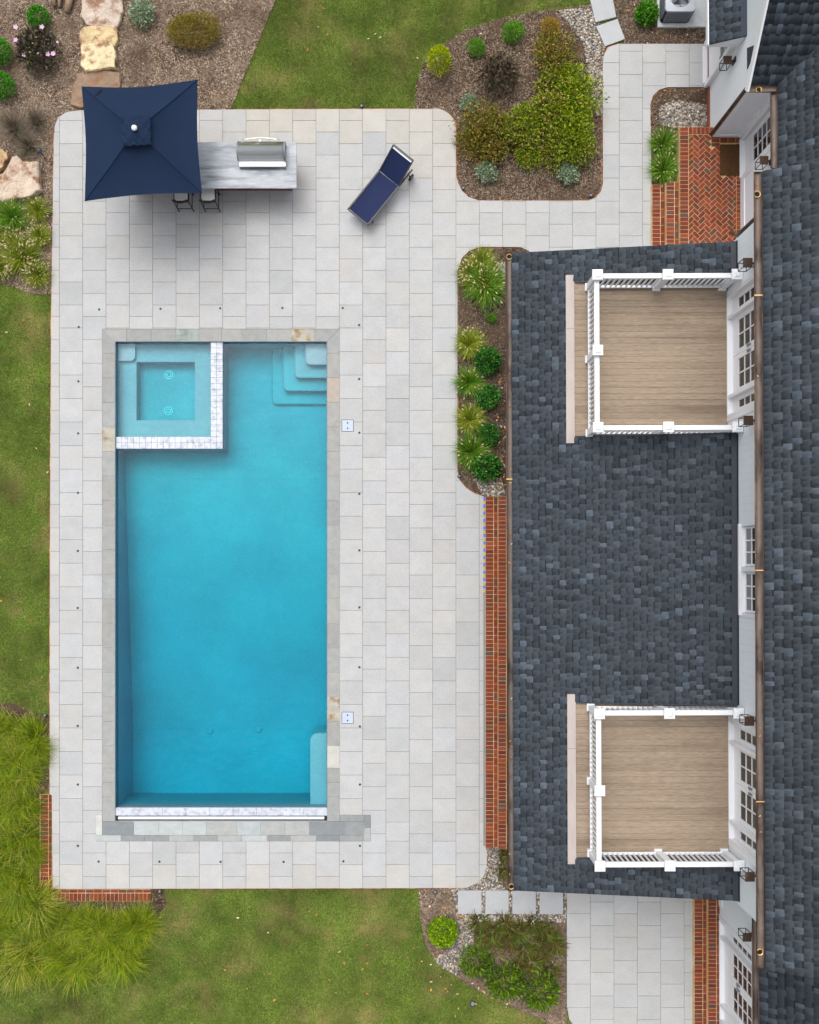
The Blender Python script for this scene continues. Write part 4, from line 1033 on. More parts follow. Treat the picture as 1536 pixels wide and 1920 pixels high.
# counter stools
def stool(xc, yb_, lbl):
    t_ = thing('counter_stool', lbl, 'stool', (xc, yb_+.21, 0)); hw = .19; zs = .62; yf_ = yb_+.42
    for sx in (-1, 1):
        MB().tube([(xc+sx*hw,yb_,0),(xc+sx*hw*.97,yb_+.02,zs),(xc+sx*hw*.95,yb_-.03,.88)], .015, 6).build('leg', m_black, t_)
        MB().tube([(xc+sx*hw,yf_,0),(xc+sx*hw*.95,yf_-.02,zs)], .015, 6).build('leg', m_black, t_)
        MB().tube([(xc+sx*hw,yb_,.22),(xc+sx*hw,yf_,.22)], .011, 6).build('stretcher', m_black, t_)
    for y, z in ((yb_,.20),(yf_,.20)): MB().tube([(xc-hw,y,z),(xc+hw,y,z)], .011, 6).build('stretcher', m_black, t_)
    MB().prism(rr(xc-.195,xc+.195,yb_+.01,yf_,.05), zs-.025, zs+.012).build('seat_frame', m_black, t_)
    MB().prism(rr(xc-.165,xc+.165,yb_+.045,yf_-.02,.05), zs+.012, zs+.05).build('seat', m_cushion, t_)
    for z in (.80,.875):
        MB().tube([(xc+hw*.95*(-1+2*i/8), yb_-.03-.05*math.sin(math.pi*i/8), z) for i in range(9)], .014, 6).build('back_rail', m_black, t_)
stool(-4.66, 9.11, 'black framed counter stool with pale seat, the one farther from the umbrella pole')
stool(-5.34, 9.11, 'black framed counter stool with pale seat, half hidden under the umbrella')
# chaise lounge
f_ = Vector((*P(671.4,407,.36), .36)); b_ = Vector((*P(729.6,334.7,.36), .36)); h_ = Vector((*P(756,286,.86), .86))
d_ = (b_-f_); d_.z = 0; Lc = d_.length; d_.normalize(); wv = Vector((d_.y, -d_.x, 0))
hd = (h_-b_).dot(d_); h_ = b_+d_*hd; h_.z = .86
hw = .32
ch = thing('chaise_lounge', 'navy sling sun lounger with raised back and charcoal frame on the patio', 'lounger', tuple((f_+b_)/2*Vector((1,1,0)) if False else ((f_.x+b_.x)/2, (f_.y+b_.y)/2, 0)))
def sling(a, b, name, nseg=8, drop=.02):
    V_, F_ = [], []
    for i in range(nseg+1):
        p = a.lerp(b, i/nseg)
        for j in range(7):
            c_ = -1+j/3; q = p+wv*hw*.93*c_; q.z -= drop*(1-c_*c_); V_.append(q)
    for i in range(nseg):
        for j in range(6): k = i*7+j; F_.append((k, k+1, k+8, k+7))
    return MB().add(V_, F_).build(name, m_sling, ch, True)
sling(f_+d_*.03, b_-d_*.005, 'seat_sling'); e_ = (h_-b_).normalized(); sling(b_+e_*.006, h_-e_*.075, 'back_sling')
MB().beam(h_-e_*.062-wv*hw*.9, h_-e_*.062+wv*hw*.9, .022, .012).build('head_strip', m_cover, ch)
for sg in (-1, 1):
    o_ = wv*hw*sg
    MB().beam(f_+o_, b_+o_+d_*.55-Vector((0,0,.0)), .035, .05).build('side_rail', m_frame, ch)
    MB().beam(b_+o_*.98+Vector((0,0,.01)), h_+o_*.98, .03, .035).build('back_frame', m_frame, ch)
    q = f_+d_*.22+o_*.92; MB().tube([q, (q.x, q.y, 0)], .018, 8).build('leg', m_frame, ch)
    q = b_+d_*.42+o_*.92; MB().tube([q, (q.x+d_.x*.04, q.y+d_.y*.04, .09)], .018, 8).build('leg', m_frame, ch)
    c_ = b_+d_*.46+wv*hw*1.12*sg; c_.z = .095; V_, F_ = [], []; nn = 18
    for s_ in (-.02, .02):
        for r_ in (.095, .055):
            for k in range(nn): t_ = 2*math.pi*k/nn; V_.append(c_+wv*s_+d_*r_*math.cos(t_)+Vector((0,0,1))*r_*math.sin(t_))
    for k in range(nn):
        k2 = (k+1) % nn; F_ += [(k,k2,nn+k2,nn+k), (2*nn+k,2*nn+k2,3*nn+k2,3*nn+k), (k,k2,2*nn+k2,2*nn+k), (nn+k,nn+k2,3*nn+k2,3*nn+k)]
    MB().add(V_, F_).build('wheel', m_black, ch)
    MB().tube([c_-wv*.022, c_+wv*.022], .05, 14).build('hub', m_acgrey, ch)
MB().beam(f_-wv*hw*1.05, f_+wv*hw*1.05, .035, .05).build('foot_rail', m_frame, ch)
MB().beam(h_-wv*hw, h_+wv*hw, .045, .03).build('head_rail', m_frame, ch)
q = b_+d_*.46; q.z = .095; MB().tube([q-wv*hw*1.1, q+wv*hw*1.1], .012, 6).build('axle', m_frame, ch)
MB().tube([b_.lerp(h_,.6), b_+d_*.5], .014, 6).build('back_prop', m_frame, ch)

# ------------------------------------------------------------------ plants
def mixcols(n, cols, jit=.16):
    c = np.array(cols)[RNG.integers(0, len(cols), n)]
    return c*(1+RNG.uniform(-jit, jit, (n, 1)))
def vivid(c, gain=1.14, sat=1.10):
    c = np.array(c); l = c@np.array([.3,.6,.1]); return np.clip((l[:,None]+(c-l[:,None])*sat)*gain, .004, .9)
def leaf_mesh(n, rx, ry, rz, ll, lw, cols, zc_, lump=.22, inner=.45, flat=.4, seed=0, twist=.9):
    g = np.random.default_rng(seed)
    d = g.normal(size=(n,3)); d /= np.linalg.norm(d, axis=1)[:,None]; d[:,2] = np.where(d[:,2] < -.35, -d[:,2], d[:,2])
    bd = g.normal(size=(9,3)); bd /= np.linalg.norm(bd, axis=1)[:,None]
    lm = np.zeros(n)
    for k in range(9): lm += np.exp(-(1-d@bd[k])*9)*g.uniform(-1,1)
    r = (inner+(1-inner)*g.uniform(0,1,n)**.45)*(1+lump*lm)
    p = d*r[:,None]*np.array([rx,ry,rz]); p[:,2] += zc_
    p[:,2] = np.maximum(p[:,2], .01)
    ax = d*.55+g.normal(size=(n,3))*twist*.6+np.array([0,0,.35]); ax /= np.linalg.norm(ax, axis=1)[:,None]
    nr = g.normal(size=(n,3))*.6+np.array([0,0,1.]); sd_ = np.cross(ax, nr); sd_ /= np.linalg.norm(sd_, axis=1)[:,None]
    l = ll*g.uniform(.7,1.3,n)[:,None]; w_ = lw*g.uniform(.7,1.3,n)[:,None]
    up = np.cross(sd_, ax)*w_*flat
    V = np.stack([p, p+ax*l*.5+sd_*w_*.5+up, p+ax*l, p+ax*l*.5-sd_*w_*.5+up], 1).reshape(-1,3)
    Fc = np.arange(4*n).reshape(n,4)
    return np_mesh('foliage', V, Fc, np.repeat(vivid(mixcols(n, cols)), 4, 0))
def blade_mesh(n, length, cols, width=.009, base=.06, t0=(3,50), curl=(30,95), segs=4, seed=0, lmin=.6, bias=None):
    g = np.random.default_rng(seed)
    phi = g.uniform(0, 2*np.pi, n)
    if bias is not None: phi = bias+g.normal(size=n)*.9
    L_ = length*g.uniform(lmin, 1.0, n); th0 = np.radians(g.uniform(*t0, n)); cu = np.radians(g.uniform(*curl, n))
    br = base*np.sqrt(g.uniform(0,1,n)); bp_ = phi+g.normal(size=n)*.5
    p = np.stack([br*np.cos(bp_), br*np.sin(bp_), np.zeros(n)], 1)
    side = np.stack([-np.sin(phi), np.cos(phi), np.zeros(n)], 1); Vs = []
    wob = g.normal(size=n)*.25
    for k in range(segs+1):
        w_ = width*g.uniform(.8,1.2)*(1-.92*(k/segs)**1.5)
        Vs.append(p-side*w_/2); Vs.append(p+side*w_/2)
        th = th0+cu*((k+.5)/segs)**1.3; ph = phi+wob*k/segs
        step = (L_/segs)[:,None]*np.stack([np.sin(th)*np.cos(ph), np.sin(th)*np.sin(ph), np.cos(th)], 1); p = p+step; p[:,2] = np.maximum(p[:,2], .015)
    V = np.stack(Vs, 1); m_ = 2*(segs+1)
    Fq = []
    for k in range(segs): Fq.append([2*k, 2*k+1, 2*k+3, 2*k+2])
    Fc = (np.array(Fq)[None]+m_*np.arange(n)[:,None,None]).reshape(-1,4)
    return np_mesh('blades', V.reshape(-1,3), Fc, np.repeat(vivid(mixcols(n, cols)), m_, 0)), p
def spindle_mesh(tips, dirs, l, r, cols):
    n = len(tips); u = np.cross(dirs, np.array([.3,.2,1.])); u /= np.linalg.norm(u,axis=1)[:,None]; v = np.cross(dirs,u)
    V = np.stack([tips-dirs*l/2, tips+u*r, tips+v*r, tips-u*r, tips-v*r, tips+dirs*l/2], 1).reshape(-1,3)
    T = np.array([(0,2,1),(0,3,2),(0,4,3),(0,1,4),(5,1,2),(5,2,3),(5,3,4),(5,4,1)])
    return np_mesh('seed_heads', V, (T[None]+6*np.arange(n)[:,None,None]).reshape(-1,3), np.repeat(mixcols(n, cols, .1), 6, 0))
def place(tpl, used, px, py, size, lbl, cat, group, rot=None, z=-.06, sz=None):
    t_ = tpl if not used.get(tpl.name) else copy_tree(tpl); used[tpl.name] = True
    X_, Y_ = P(px, py, .2); t_.location = (X_, Y_, z); t_.rotation_euler.z = R.uniform(0, 6.28) if rot is None else rot
    t_.scale = (size, size, size if sz is None else sz); tag(t_, lbl, cat, group); return t_
USED = {}
def shrub(name, n, ll, lw, cols, seed, rz=.8, lump=.2, inner=.45, twig=s(86,70,52), **kw):    # unit-radius shrub
    t_ = thing(name, 'x', 'shrub', (0,0,0))
    o = link('foliage', leaf_mesh(n, 1, 1, rz, ll, lw, cols, rz*.75, lump, inner, seed=seed, **kw), m_leaf, t_)
    g = random.Random(seed); mb = MB()
    for k in range(7):
        a = g.uniform(0, 6.28); e = Vector((math.cos(a)*.6, math.sin(a)*.6, rz*g.uniform(.8,1.3)))
        mb.tube([(0,0,0), e*.5+Vector((0,0,.1)), e], [.05,.03,.012], 5)
    mb.build('stems', m_bark, t_); return t_
def fgrass(name, n, nseed, cols, seed, hl=.55, headcols=(s(222,206,168), s(206,184,140))):
    t_ = thing(name, 'x', 'grass', (0,0,0))
    me, _ = blade_mesh(n, hl, cols, .015, .10, (6,58), (25,75), 4, seed, .55); link('blades', me, m_leaf, t_)
    g = np.random.default_rng(seed+5); ph = g.uniform(0, 6.28, nseed); el = np.radians(g.uniform(25,68,nseed)); rr_ = hl*g.uniform(.62,.95,nseed)
    d = np.stack([np.cos(ph)*np.cos(el), np.sin(ph)*np.cos(el), np.sin(el)],1); tips = d*rr_[:,None]
    dd_ = d.copy(); dd_[:,2] -= .5; dd_ /= np.linalg.norm(dd_,axis=1)[:,None]
    link('seed_heads', spindle_mesh(tips, dd_, .10, .014, headcols), m_leaf, t_); return t_
GR = [s(76,122,34), s(96,142,44), s(60,100,28), s(120,154,60), s(136,158,76)]
GRY = [s(122,140,46), s(146,154,62), s(104,126,40), s(160,160,80), s(92,118,38)]
fg1 = fgrass('fountain_grass', 520, 26, GR, 1); fg2 = fgrass('fountain_grass', 520, 34, GRY, 2); fg3 = fgrass('fountain_grass', 460, 70, GRY, 3)
G_ = 'fountain grasses'
L1 = 'green fountain grass with pale seed heads in the bed along the porch gutter'
for (x, y, r_, t_) in ((905,488,.95,fg2),(888,514,1.1,fg3),(912,534,1.45,fg1),(881,643,1.0,fg2),(881,716,1.02,fg1),(883,785,1.0,fg2),(885,846,1.2,fg1)):
    place(t_, USED, x, y, r_, L1, 'grass', 'fountain grasses along the porch')
for (x, y, r_, t_) in ((1247,266,1.05,fg1),(1248,313,1.1,fg1)): place(t_, USED, x, y, r_, 'tall green fountain grass squeezed between the walkway and the brick stoop', 'grass', 'fountain grasses by the stoop')
L3 = 'yellow green fountain grass thick with pale seed heads below the left boulders'
for (x, y, r_, t_) in ((66,390,.84,fg2),(18,404,1.15,fg1),(70,438,.8,fg3),(28,454,.95,fg3),(40,478,1.25,fg2),(66,512,.92,fg3),(2,496,.95,fg3),(-18,440,1.1,fg2)):
    place(t_, USED, x, y, r_, L3, 'grass', 'fountain grasses by the boulders')
# clipped boxwoods and small shrubs
BXC = [s(50,108,40), s(66,128,50), s(40,88,32), s(84,144,62), s(112,160,84), s(42,96,34)]
bxw = shrub('boxwood', 1500, .20, .12, BXC, 21, .85, .22, .5)
bxv = shrub('boxwood', 1200, .24, .13, BXC[1:], 121, .8, .35, .4)
for i, (x, y, r_) in enumerate(((914,675,22),(915,744,20),(918,814,18),(913,877,24))): place((bxw, bxv)[i % 2], USED, x, y, r_/72.5*1.08, 'round dark green boxwood between the fountain grasses and the porch gutter', 'shrub', 'boxwoods along the porch')
LIM = [s(128,164,30), s(108,150,26), s(152,180,42), s(86,130,24), s(168,186,54)]
lim = shrub('boxwood', 1900, .16, .10, LIM, 22, .85, .10, .6)
place(lim, USED, 831, 1747, 27/72.5*1.0, 'clipped lime green ball shrub beside the river stones near the lawn', 'shrub', None)
gld = shrub('golden_cypress', 1800, .18, .08, [s(188,184,28), s(164,172,28), s(206,196,44), s(120,158,32), s(92,148,34)], 23, 1.5, .10, .5)
place(gld, USED, 823, 121, 24/72.5*.9, 'golden yellow pointed cypress at the lawn corner of the planting bed', 'shrub', None, sz=.36)
grs = shrub('green_shrub', 1500, .22, .06, [s(78,134,38), s(102,154,52), s(60,110,32), s(126,166,70)], 24, .8, .3, .3)
place(grs, USED, 895, 85, 19/72.5*.85, 'small leafy green shrub next to the golden cypress', 'shrub', None)
place(grs, USED, 962, 57, 23/72.5*.85, 'loose green shrub at the top of the planting bed by the lawn edge', 'shrub', None)
brz = shrub('bronze_shrub', 1400, .2, .05, [s(168,140,56), s(144,128,50), s(184,152,74), s(116,112,44), s(160,118,54)], 25, .8, .3, .3)
place(brz, USED, 1033, 49, 22/72.5*.85, 'bronze yellow shrub at the gravel end of the planting bed', 'shrub', None)
place(grs, USED, 923, 593, 9/72.5, 'tiny green plant alone in the mulch of the porch bed', 'plant', None)
# abelia hedge
ABY = [s(140,156,48), s(160,168,60), s(116,138,40), s(96,122,36), s(172,170,84), s(124,148,44), s(84,108,32)]
ABB = [s(128,118,52), s(148,128,62), s(108,106,44), s(134,104,56), s(96,104,40), s(156,140,80), s(112,122,46)]
AB = [s(128,140,48), s(148,152,60), s(106,126,40), s(156,136,66), s(124,112,56), s(94,118,38), s(168,156,90), s(114,136,44), s(80,102,34)]
ab = []
for k in range(3):
    t_ = shrub('abelia', 1300, .17, .075, (AB, ABY, ABB)[k], 30+k, .62, .75, .2)
    g = np.random.default_rng(60+k); n = 26; d = g.normal(size=(n,3)); d[:,2] = abs(d[:,2])*.8+.2; d /= np.linalg.norm(d,axis=1)[:,None]
    link('blossoms', spindle_mesh(d*np.array([.95,.95,.62])+np.array([0,0,.5]), d, .07, .03, (s(226,190,176), s(236,214,204), s(204,150,140))), m_leaf, t_); ab.append(t_)
AL = 'olive green abelia with pinkish blossoms in the mass filling the planting bed'
for i, (x, y, r_) in enumerate(((1038,106,40),(1060,150,42),(1028,152,38),(1075,190,42),(1035,198,42),(1070,238,44),(1078,272,38),(1030,245,42),(1040,282,38),(988,226,36),(985,262,38),(948,252,38),(908,240,38),(925,275,36),(886,262,28),(990,288,26))):
    wh = 'next to the river stones and walkway' if x > 1050 else 'on the lounger side of the planting bed' if x < 955 else 'in the heart of the planting bed'
    place(ab[2] if x < 930 or y < 115 else ab[1] if x > 1055 or i % 3 == 0 else ab[0], USED, x, y, r_/72.5*.93*R.uniform(.85,1.1), 'olive green abelia with pinkish blossoms '+wh, 'shrub', 'abelias '+wh)
# grey and silver plants
SIL = [s(150,166,140), s(126,146,116), s(174,186,164), s(104,128,92)]
sil = shrub('silver_plant', 700, .30, .10, SIL, 41, .7, .3, .2)
place(sil, USED, 880, 191, 21/72.5*.8, 'small silvery plant beside the dark leaved shrub in the bed', 'plant', None)
for x, y in ((912,320),(1066,323)): place(sil, USED, x, y, 22/72.5*.85, 'silver green rosette plant at the front edge of the planting bed', 'plant', 'silver plants at the bed edge')
place(sil, USED, 266, 22, 30/72.5*.8, 'sparse silver plant right of the stone steps', 'plant', None)
drk = shrub('dark_shrub', 620, .20, .11, [s(78,60,56), s(62,50,48), s(92,74,62), s(98,90,68), s(72,80,54)], 42, .6, .5, .1)
place(drk, USED, 935, 141, 46/72.5*.85, 'sparse dark purple leaved shrub in the middle of the planting bed', 'shrub', None)
hib = shrub('hibiscus', 700, .20, .13, [s(72,62,58), s(62,58,50), s(88,76,66), s(94,98,70), s(80,70,60), s(58,68,50)], 43, .7, .4, .25)
for (dx, dy) in ((-39,40),(17,40),(-39,12),(-21,-19),(30,-18),(41,-17),(8,-16),(-8,-2),(50,8)):
    k = 1/46; c_ = Vector((dx*k, dy*k, .95)); mb = MB()
    if abs(dx) < 10: rad = .05
    elif dx > 45: rad = .06
    else: rad = .115
    for a in range(5):
        t_ = a*1.2566; u = Vector((math.cos(t_), math.sin(t_), .35)); v = Vector((-math.sin(t_), math.cos(t_), 0))
        mb.add([c_, c_+u*rad*.6+v*rad*.5, c_+u*rad*1.15, c_+u*rad*.6-v*rad*.5], [(0,1,2,3)])
    mb.build('flower', mat('pink_petal', s(226,186,214), .6, .15, 30, transl=.2) if 'pink_petal' not in MATS else MATS['pink_petal'], hib)
n = 22; g = np.random.default_rng(5); d = g.normal(size=(n,3)); d[:,2] = abs(d[:,2])+.4; d /= np.linalg.norm(d,axis=1)[:,None]
link('yellow_leaves', spindle_mesh(d*np.array([.9,.9,.8])+np.array([0,0,.35]), g.normal(size=(n,3))*.5+np.array([.5,0,0]), .12, .04, (s(186,190,80), s(206,196,96))), m_leaf, hib)
place(hib, USED, 71, 96, 45/72.5*.88, 'dark leaved hibiscus bush with pink flowers near the stone steps', 'shrub', None, rot=0)
grn = shrub('green_shrub', 1500, .18, .09, [s(64,136,38), s(82,156,46), s(48,110,30), s(104,168,60)], 44, .9, .15, .5)
place(grn, USED, 71, 31, 23/72.5*.9, 'dense bright green ball shrub behind the pink hibiscus', 'shrub', None)
place(grn, USED, -4, 96, 24/72.5, 'dense green shrub left of the pink hibiscus', 'shrub', None)
place(grn, USED, 2, 160, 24/72.5, 'dense green shrub below and left of the pink hibiscus', 'shrub', None)
lef = shrub('leafy_shrub', 900, .34, .20, [s(92,150,52), s(76,134,42), s(112,164,66), s(60,112,36)], 45, .8, .3, .3)
place(lef, USED, 1213, 22, 23/72.5*.85, 'bright leafy green shrub beside the air conditioner', 'shrub', None)
hth = shrub('heather', 3600, .13, .035, [s(152,126,62), s(132,122,52), s(166,140,76), s(118,124,46), s(140,108,66), s(108,120,40)], 46, .6, .25, .4)
h1 = place(hth, USED, 362, 58, 44/72.5*.9, 'broad brown green heather mound in the mulch above the umbrella', 'shrub', None, rot=0); h1.scale = (.68,.46,.5)
# dark wispy grasses
wsp = thing('wispy_grass', 'x', 'grass', (0,0,0)); me, _ = blade_mesh(360, .62, [s(112,100,92), s(130,114,102), s(94,92,80), s(102,108,84), s(140,122,108)], .012, .08, (2,66), (5,55), 4, 51); link('blades', me, m_leaf, wsp)
for x, y, r_ in ((22,234,1.15),(63,222,.9),(48,268,.95)): place(wsp, USED, x, y, r_, 'wispy dark brown grass tuft in the mulch above the left boulders', 'grass', 'wispy grass tufts')
# strappy plants behind the lower gravel, with lime shrubs
DL = [s(70,100,30), s(86,114,40), s(52,74,26), s(98,78,46), s(100,66,44), s(112,124,54), s(80,58,40)]
dls = []
for k in range(2):
    t_ = thing('daylily', 'x', 'plant', (0,0,0)); me, _ = blade_mesh(95, .47, DL, .030, .12, (10,66), (25,90), 4, 70+k); link('leaves', me, m_leaf, t_); dls.append(t_)
for i, (x, y, r_) in enumerate(((960,1758,.9),(1035,1765,.9),(898,1735,.9),(925,1752,.85),(948,1738,.95),(975,1752,.95),(1000,1740,.9),(1024,1752,.85),(1046,1778,.9),(1012,1778,.95),(985,1788,.9),(955,1775,.9),(925,1772,.8),(1000,1812,.95),(1034,1828,.9),(975,1822,.8),(1020,1800,.7),(905,1760,.7))):
    wh = 'touching the gravel below the stepping slabs' if y < 1756 and x < 1030 else 'right beside the lower terrace paving' if x > 1025 else 'in the middle of the tangled bed'
    place(dls[i % 2], USED, x, y, r_, 'dark strappy leaved clump '+wh, 'plant', 'strappy clumps '+wh)
for x, y, r_ in ((946,1612,.55),(944,1640,.6),(950,1598,.5)): place(dls[0], USED, x, y, r_, 'green strappy plant under the end of the porch gutter', 'plant', 'strappy plants under the gutter')
lm2 = shrub('lime_shrub', 800, .30, .07, [s(98,136,34), s(78,114,28), s(118,150,46), s(60,96,26), s(132,142,52), s(52,80,24)], 47, .7, .3, .35)
for x, y, r_, wh in ((893,1802,26,'nearest the lime ball shrub'),(945,1838,30,'between its two lime twins'),(1012,1858,30,'nearest the lower terrace')): place(lm2, USED, x, y, r_/72.5*1.12, 'feathery lime green shrub in the tangled bed, '+wh, 'shrub', None)
# long grass at the patio corner
SWC = [s(130,152,36), s(108,134,30), s(158,166,52), s(72,96,24), s(176,170,80), s(116,142,32), s(60,82,20), s(88,112,26)]
sw = []
for k in range(4):
    t_ = thing('long_grass_clump', 'x', 'grass', (0,0,0)); me, _ = blade_mesh(780, 1.15, SWC if k < 3 else SWC+[s(200,186,120)]*2, .0145, .30, (12,72), (20,85), 5, 80+k, .4, bias=1.3*k if k else None); link('blades', me, m_leaf, t_); sw.append(t_)
spots = [(-25,1375),(14,1362),(48,1372),(70,1405),(-10,1420),(30,1412),(58,1450),(10,1462),(-22,1500),(36,1498),(60,1528),(4,1545),(40,1570),(-18,1590),(62,1605),(20,1612),(44,1650),(-10,1655),(20,1690),(60,1700),
         (78,1385),(-15,1385),(28,1440),(-14,1460),(16,1515),(24,1585),(-16,1625),(30,1665),(250,1750),(262,1722),(180,1742),(138,1742),(90,1745),(45,1715),(0,1750),(225,1800),(140,1815),(30,1808),(-20,1725),(30,1738),(80,1730),(120,1720),(160,1722),(200,1722),(240,1728),(100,1760),(150,1762),(195,1765),(235,1762),(55,1778),(5,1775),(120,1795),(170,1795),(210,1792),(75,1805),(-25,1800)]
for i, (x, y) in enumerate(spots):
    wh = ('at the end of the mass by the west lawn' if y < 1425 else 'against the short side of the brick ledge' if x > 35 and 1480 < y < 1680 else 'against the long side of the brick ledge' if x > 60 and y < 1740 else
          'at the outer rim of the mass by the south lawn' if y > 1770 else 'in the thick of the mass away from the brick ledge')
    if x > 40 and y < 1690: x -= 16
    if y > 1700 and y < 1735: y += 14
    place(sw[(i*7+i//3) % 4], USED, x, y, R.uniform(.55,.72) if (x > 25 and y < 1690) or (1700 < y < 1750) else R.uniform(.66,.84), 'long arching green grass clump '+wh, 'grass', 'long grass '+wh, z=-.08)

# ------------------------------------------------------------------ boulders, log, garden lights
def boulder(pts, h, seed, col, lbl, name='boulder', z0=-.08, group=None, m=None):
    q = POLY(pts); cx_, cy_ = sum(a for a, b in q)/len(q), sum(b for a, b in q)/len(q)
    ns = 40; per = []
    for k in range(ns):
        t_ = k/ns*len(q); i = int(t_); a, b = q[i], q[(i+1) % len(q)]; u = t_-i; per.append((a[0]+(b[0]-a[0])*u, a[1]+(b[1]-a[1])*u))
    rings = [(1.0,0),(1.015,.5),(1.0,.88),(.965,.985),(.88,1.0),(.74,1.0),(.55,1.01),(.36,1.01),(.18,1.0)]
    V_, F_ = [], []
    for ri, (r_, hz) in enumerate(rings):
        for (x, y) in per:
            X_, Y_ = cx_+(x-cx_)*r_, cy_+(y-cy_)*r_
            nz_ = noise.noise(Vector((X_*2.2+seed, Y_*2.2, hz)))*.07+noise.noise(Vector((X_*6+seed, Y_*6, hz)))*.06+noise.noise(Vector((X_*15+seed, Y_*15, hz)))*.03
            j_ = noise.noise(Vector((X_*5, Y_*5+seed, hz*3)))*.03
            j2 = noise.noise(Vector((X_*9+3, Y_*9+seed, 1)))*.03
            V_.append((X_+j_+j2, Y_+j_*.7-j2, z0+h*hz+(nz_*(.25+h) if hz > .3 else 0)))
    for ri in range(len(rings)-1):
        for k in range(ns): F_.append((ri*ns+k, ri*ns+(k+1) % ns, (ri+1)*ns+(k+1) % ns, (ri+1)*ns+k))
    F_.append(tuple((len(rings)-1)*ns+k for k in range(ns)))
    o = MB().add(V_, F_).build(name, m or m_boulder, None, False, (cx_, cy_, z0)); o.color = (*col, 1); tag(o, lbl, 'boulder', group); return o
boulder([(157,-25),(230,-25),(231,20),(224,52),(205,54),(162,48),(154,30)], .16, 1, s(186,170,156), 'greyish pink flat stone step at the top of the stone flight')
boulder([(152,60),(160,52),(205,50),(220,54),(223,80),(214,88),(190,92),(160,94),(149,80)], .17, 2, s(196,174,134), 'tan stone step with a brown patch in the stone flight')
boulder([(153,88),(180,84),(212,86),(218,100),(217,130),(198,132),(162,137),(154,125)], .21, 3, s(212,194,156), 'bright yellow stone step, the palest of the stone flight')
boulder([(150,138),(200,133),(226,138),(226,168),(215,200),(150,202),(132,196),(135,165)], .12, 4, s(140,118,98), 'flat brown stone step partly under the umbrella')
boulder([(-15,390),(-15,345),(10,330),(28,300),(36,297),(48,308),(76,309),(79,360),(60,374),(30,378)], .28, 5, s(194,176,158), 'large pale boulder above the fountain grasses')
boulder([(-25,345),(-25,285),(5,283),(20,294),(20,305),(5,330)], .32, 6, s(192,164,124), 'rusty yellow boulder behind the large pale one')
lgt = thing('driftwood_log', 'weathered driftwood log with forked ends beside the stone steps', 'log', (*P(118,5), -.06))
for (p0, p1, r_) in (((95,-20),(103,12),.075),((112,-25),(112,14),.06),((135,-25),(126,24),.10)):
    a, b = P(*p0), P(*p1); MB().tube([(a[0],a[1],.03),((a[0]+b[0])/2+.03,(a[1]+b[1])/2,.08),(b[0],b[1],.02)], [r_,r_*.95,r_*.7], 9).build('limb', m_bark, lgt, True)
def garden_light(px, py, lbl, cat='garden light', r_=.05, tall=.03, group=None):
    X_, Y_ = P(px, py); t_ = thing('garden_light', lbl, cat, (X_, Y_, -.07), group)
    MB().lathe(X_, Y_, [(.02,-.09),(.02,tall-.02),(r_,tall-.02),(r_,tall),(r_*.7,tall+.012)], 14).build('housing', m_frame, t_, True)
    MB().lathe(X_, Y_, [(r_*.6,tall+.012),(r_*.55,tall+.018)], 12).build('lens', m_acgrey, t_, True)
for (x, y) in ((869,353),(1108,367),(861,893),(678,199.5),(816,1672),(85,1341),(300,1671)): garden_light(x, y, 'small round grey ground light at the edge of the paving', group='ground lights along the paving')
X_, Y_ = P(72, 281, .45); pl = thing('path_light', 'bronze path light with round hat in the mulch above the left boulders', 'path light', (X_, Y_, -.07))
MB().tube([(X_,Y_,-.09),(X_,Y_,.42)], .014, 8).build('stake', m_black, pl); MB().lathe(X_, Y_, [(.02,.36),(.085,.41),(.08,.42),(.03,.46)], 16).build('hat', m_frame, pl, True)
X_, Y_ = P(887, 1884); sp_ = thing('irrigation_box', 'round dark irrigation cover in the lawn below the tangled bed', 'cover', (X_, Y_, -.085))
MB().lathe(X_, Y_, [(.085,-.09),(.085,-.05),(.07,-.04)], 16).build('lid', m_frame, sp_); MB().lathe(X_, Y_, [(.05,-.04),(.045,-.032)], 12).build('centre', m_acgrey, sp_)

# ------------------------------------------------------------------ scattered stuff: grass, mulch, river stones, fallen leaves
def scatter(x0, x1, y0, y1, dens):
    n = int((x1-x0)*(y1-y0)/72.5**2*dens); return RNG.uniform(x0, x1, n), RNG.uniform(y0, y1, n)
def to_w(x, y): return (x-NX)/72.5, (NY-y)/72.5
EXCL = [OUT, LT] + [BEDS[k] for k in BEDS]
xs_, ys_ = [], []
for (a, b, c, d, dn) in ((400,1150,-260,206,5000),(-300,97,500,1345,5000),(-300,1100,1664,2160,5000)):
    x, y = scatter(a, b, c, d, dn); k = np.ones(len(x), bool)
    for q in EXCL: k &= ~in_poly(x, y, q)
    for q, _, _ in pads: k &= ~in_poly(x, y, q)
    xs_.append(x[k]); ys_.append(y[k])
x, y = to_w(np.concatenate(xs_), np.concatenate(ys_)); n = len(x)
ph = RNG.uniform(0, 6.28, n); tl = np.radians(RNG.uniform(15, 75, n)); L_ = RNG.uniform(.035, .075, n); w_ = RNG.uniform(.004, .008, n)
b0 = np.stack([x, y, np.full(n, zl)], 1); sd_ = np.stack([-np.sin(ph), np.cos(ph), np.zeros(n)], 1)*w_[:,None]
tip = b0+np.stack([np.sin(tl)*np.cos(ph), np.sin(tl)*np.sin(ph), np.cos(tl)], 1)*L_[:,None]
V = np.stack([b0-sd_, b0+sd_, tip], 1).reshape(-1,3)
cg = mixcols(n, [s(102,132,44), s(90,120,38), s(116,139,50), s(78,108,34), s(130,138,60), s(86,114,36), s(146,142,82)], .2)
gro = stuff(link('grass', np_mesh('grass', V, np.arange(3*n).reshape(n,3), np.repeat(cg, 3, 0)), m_blade)); tag(gro, 'short mown green lawn grass around the patio', 'grass')
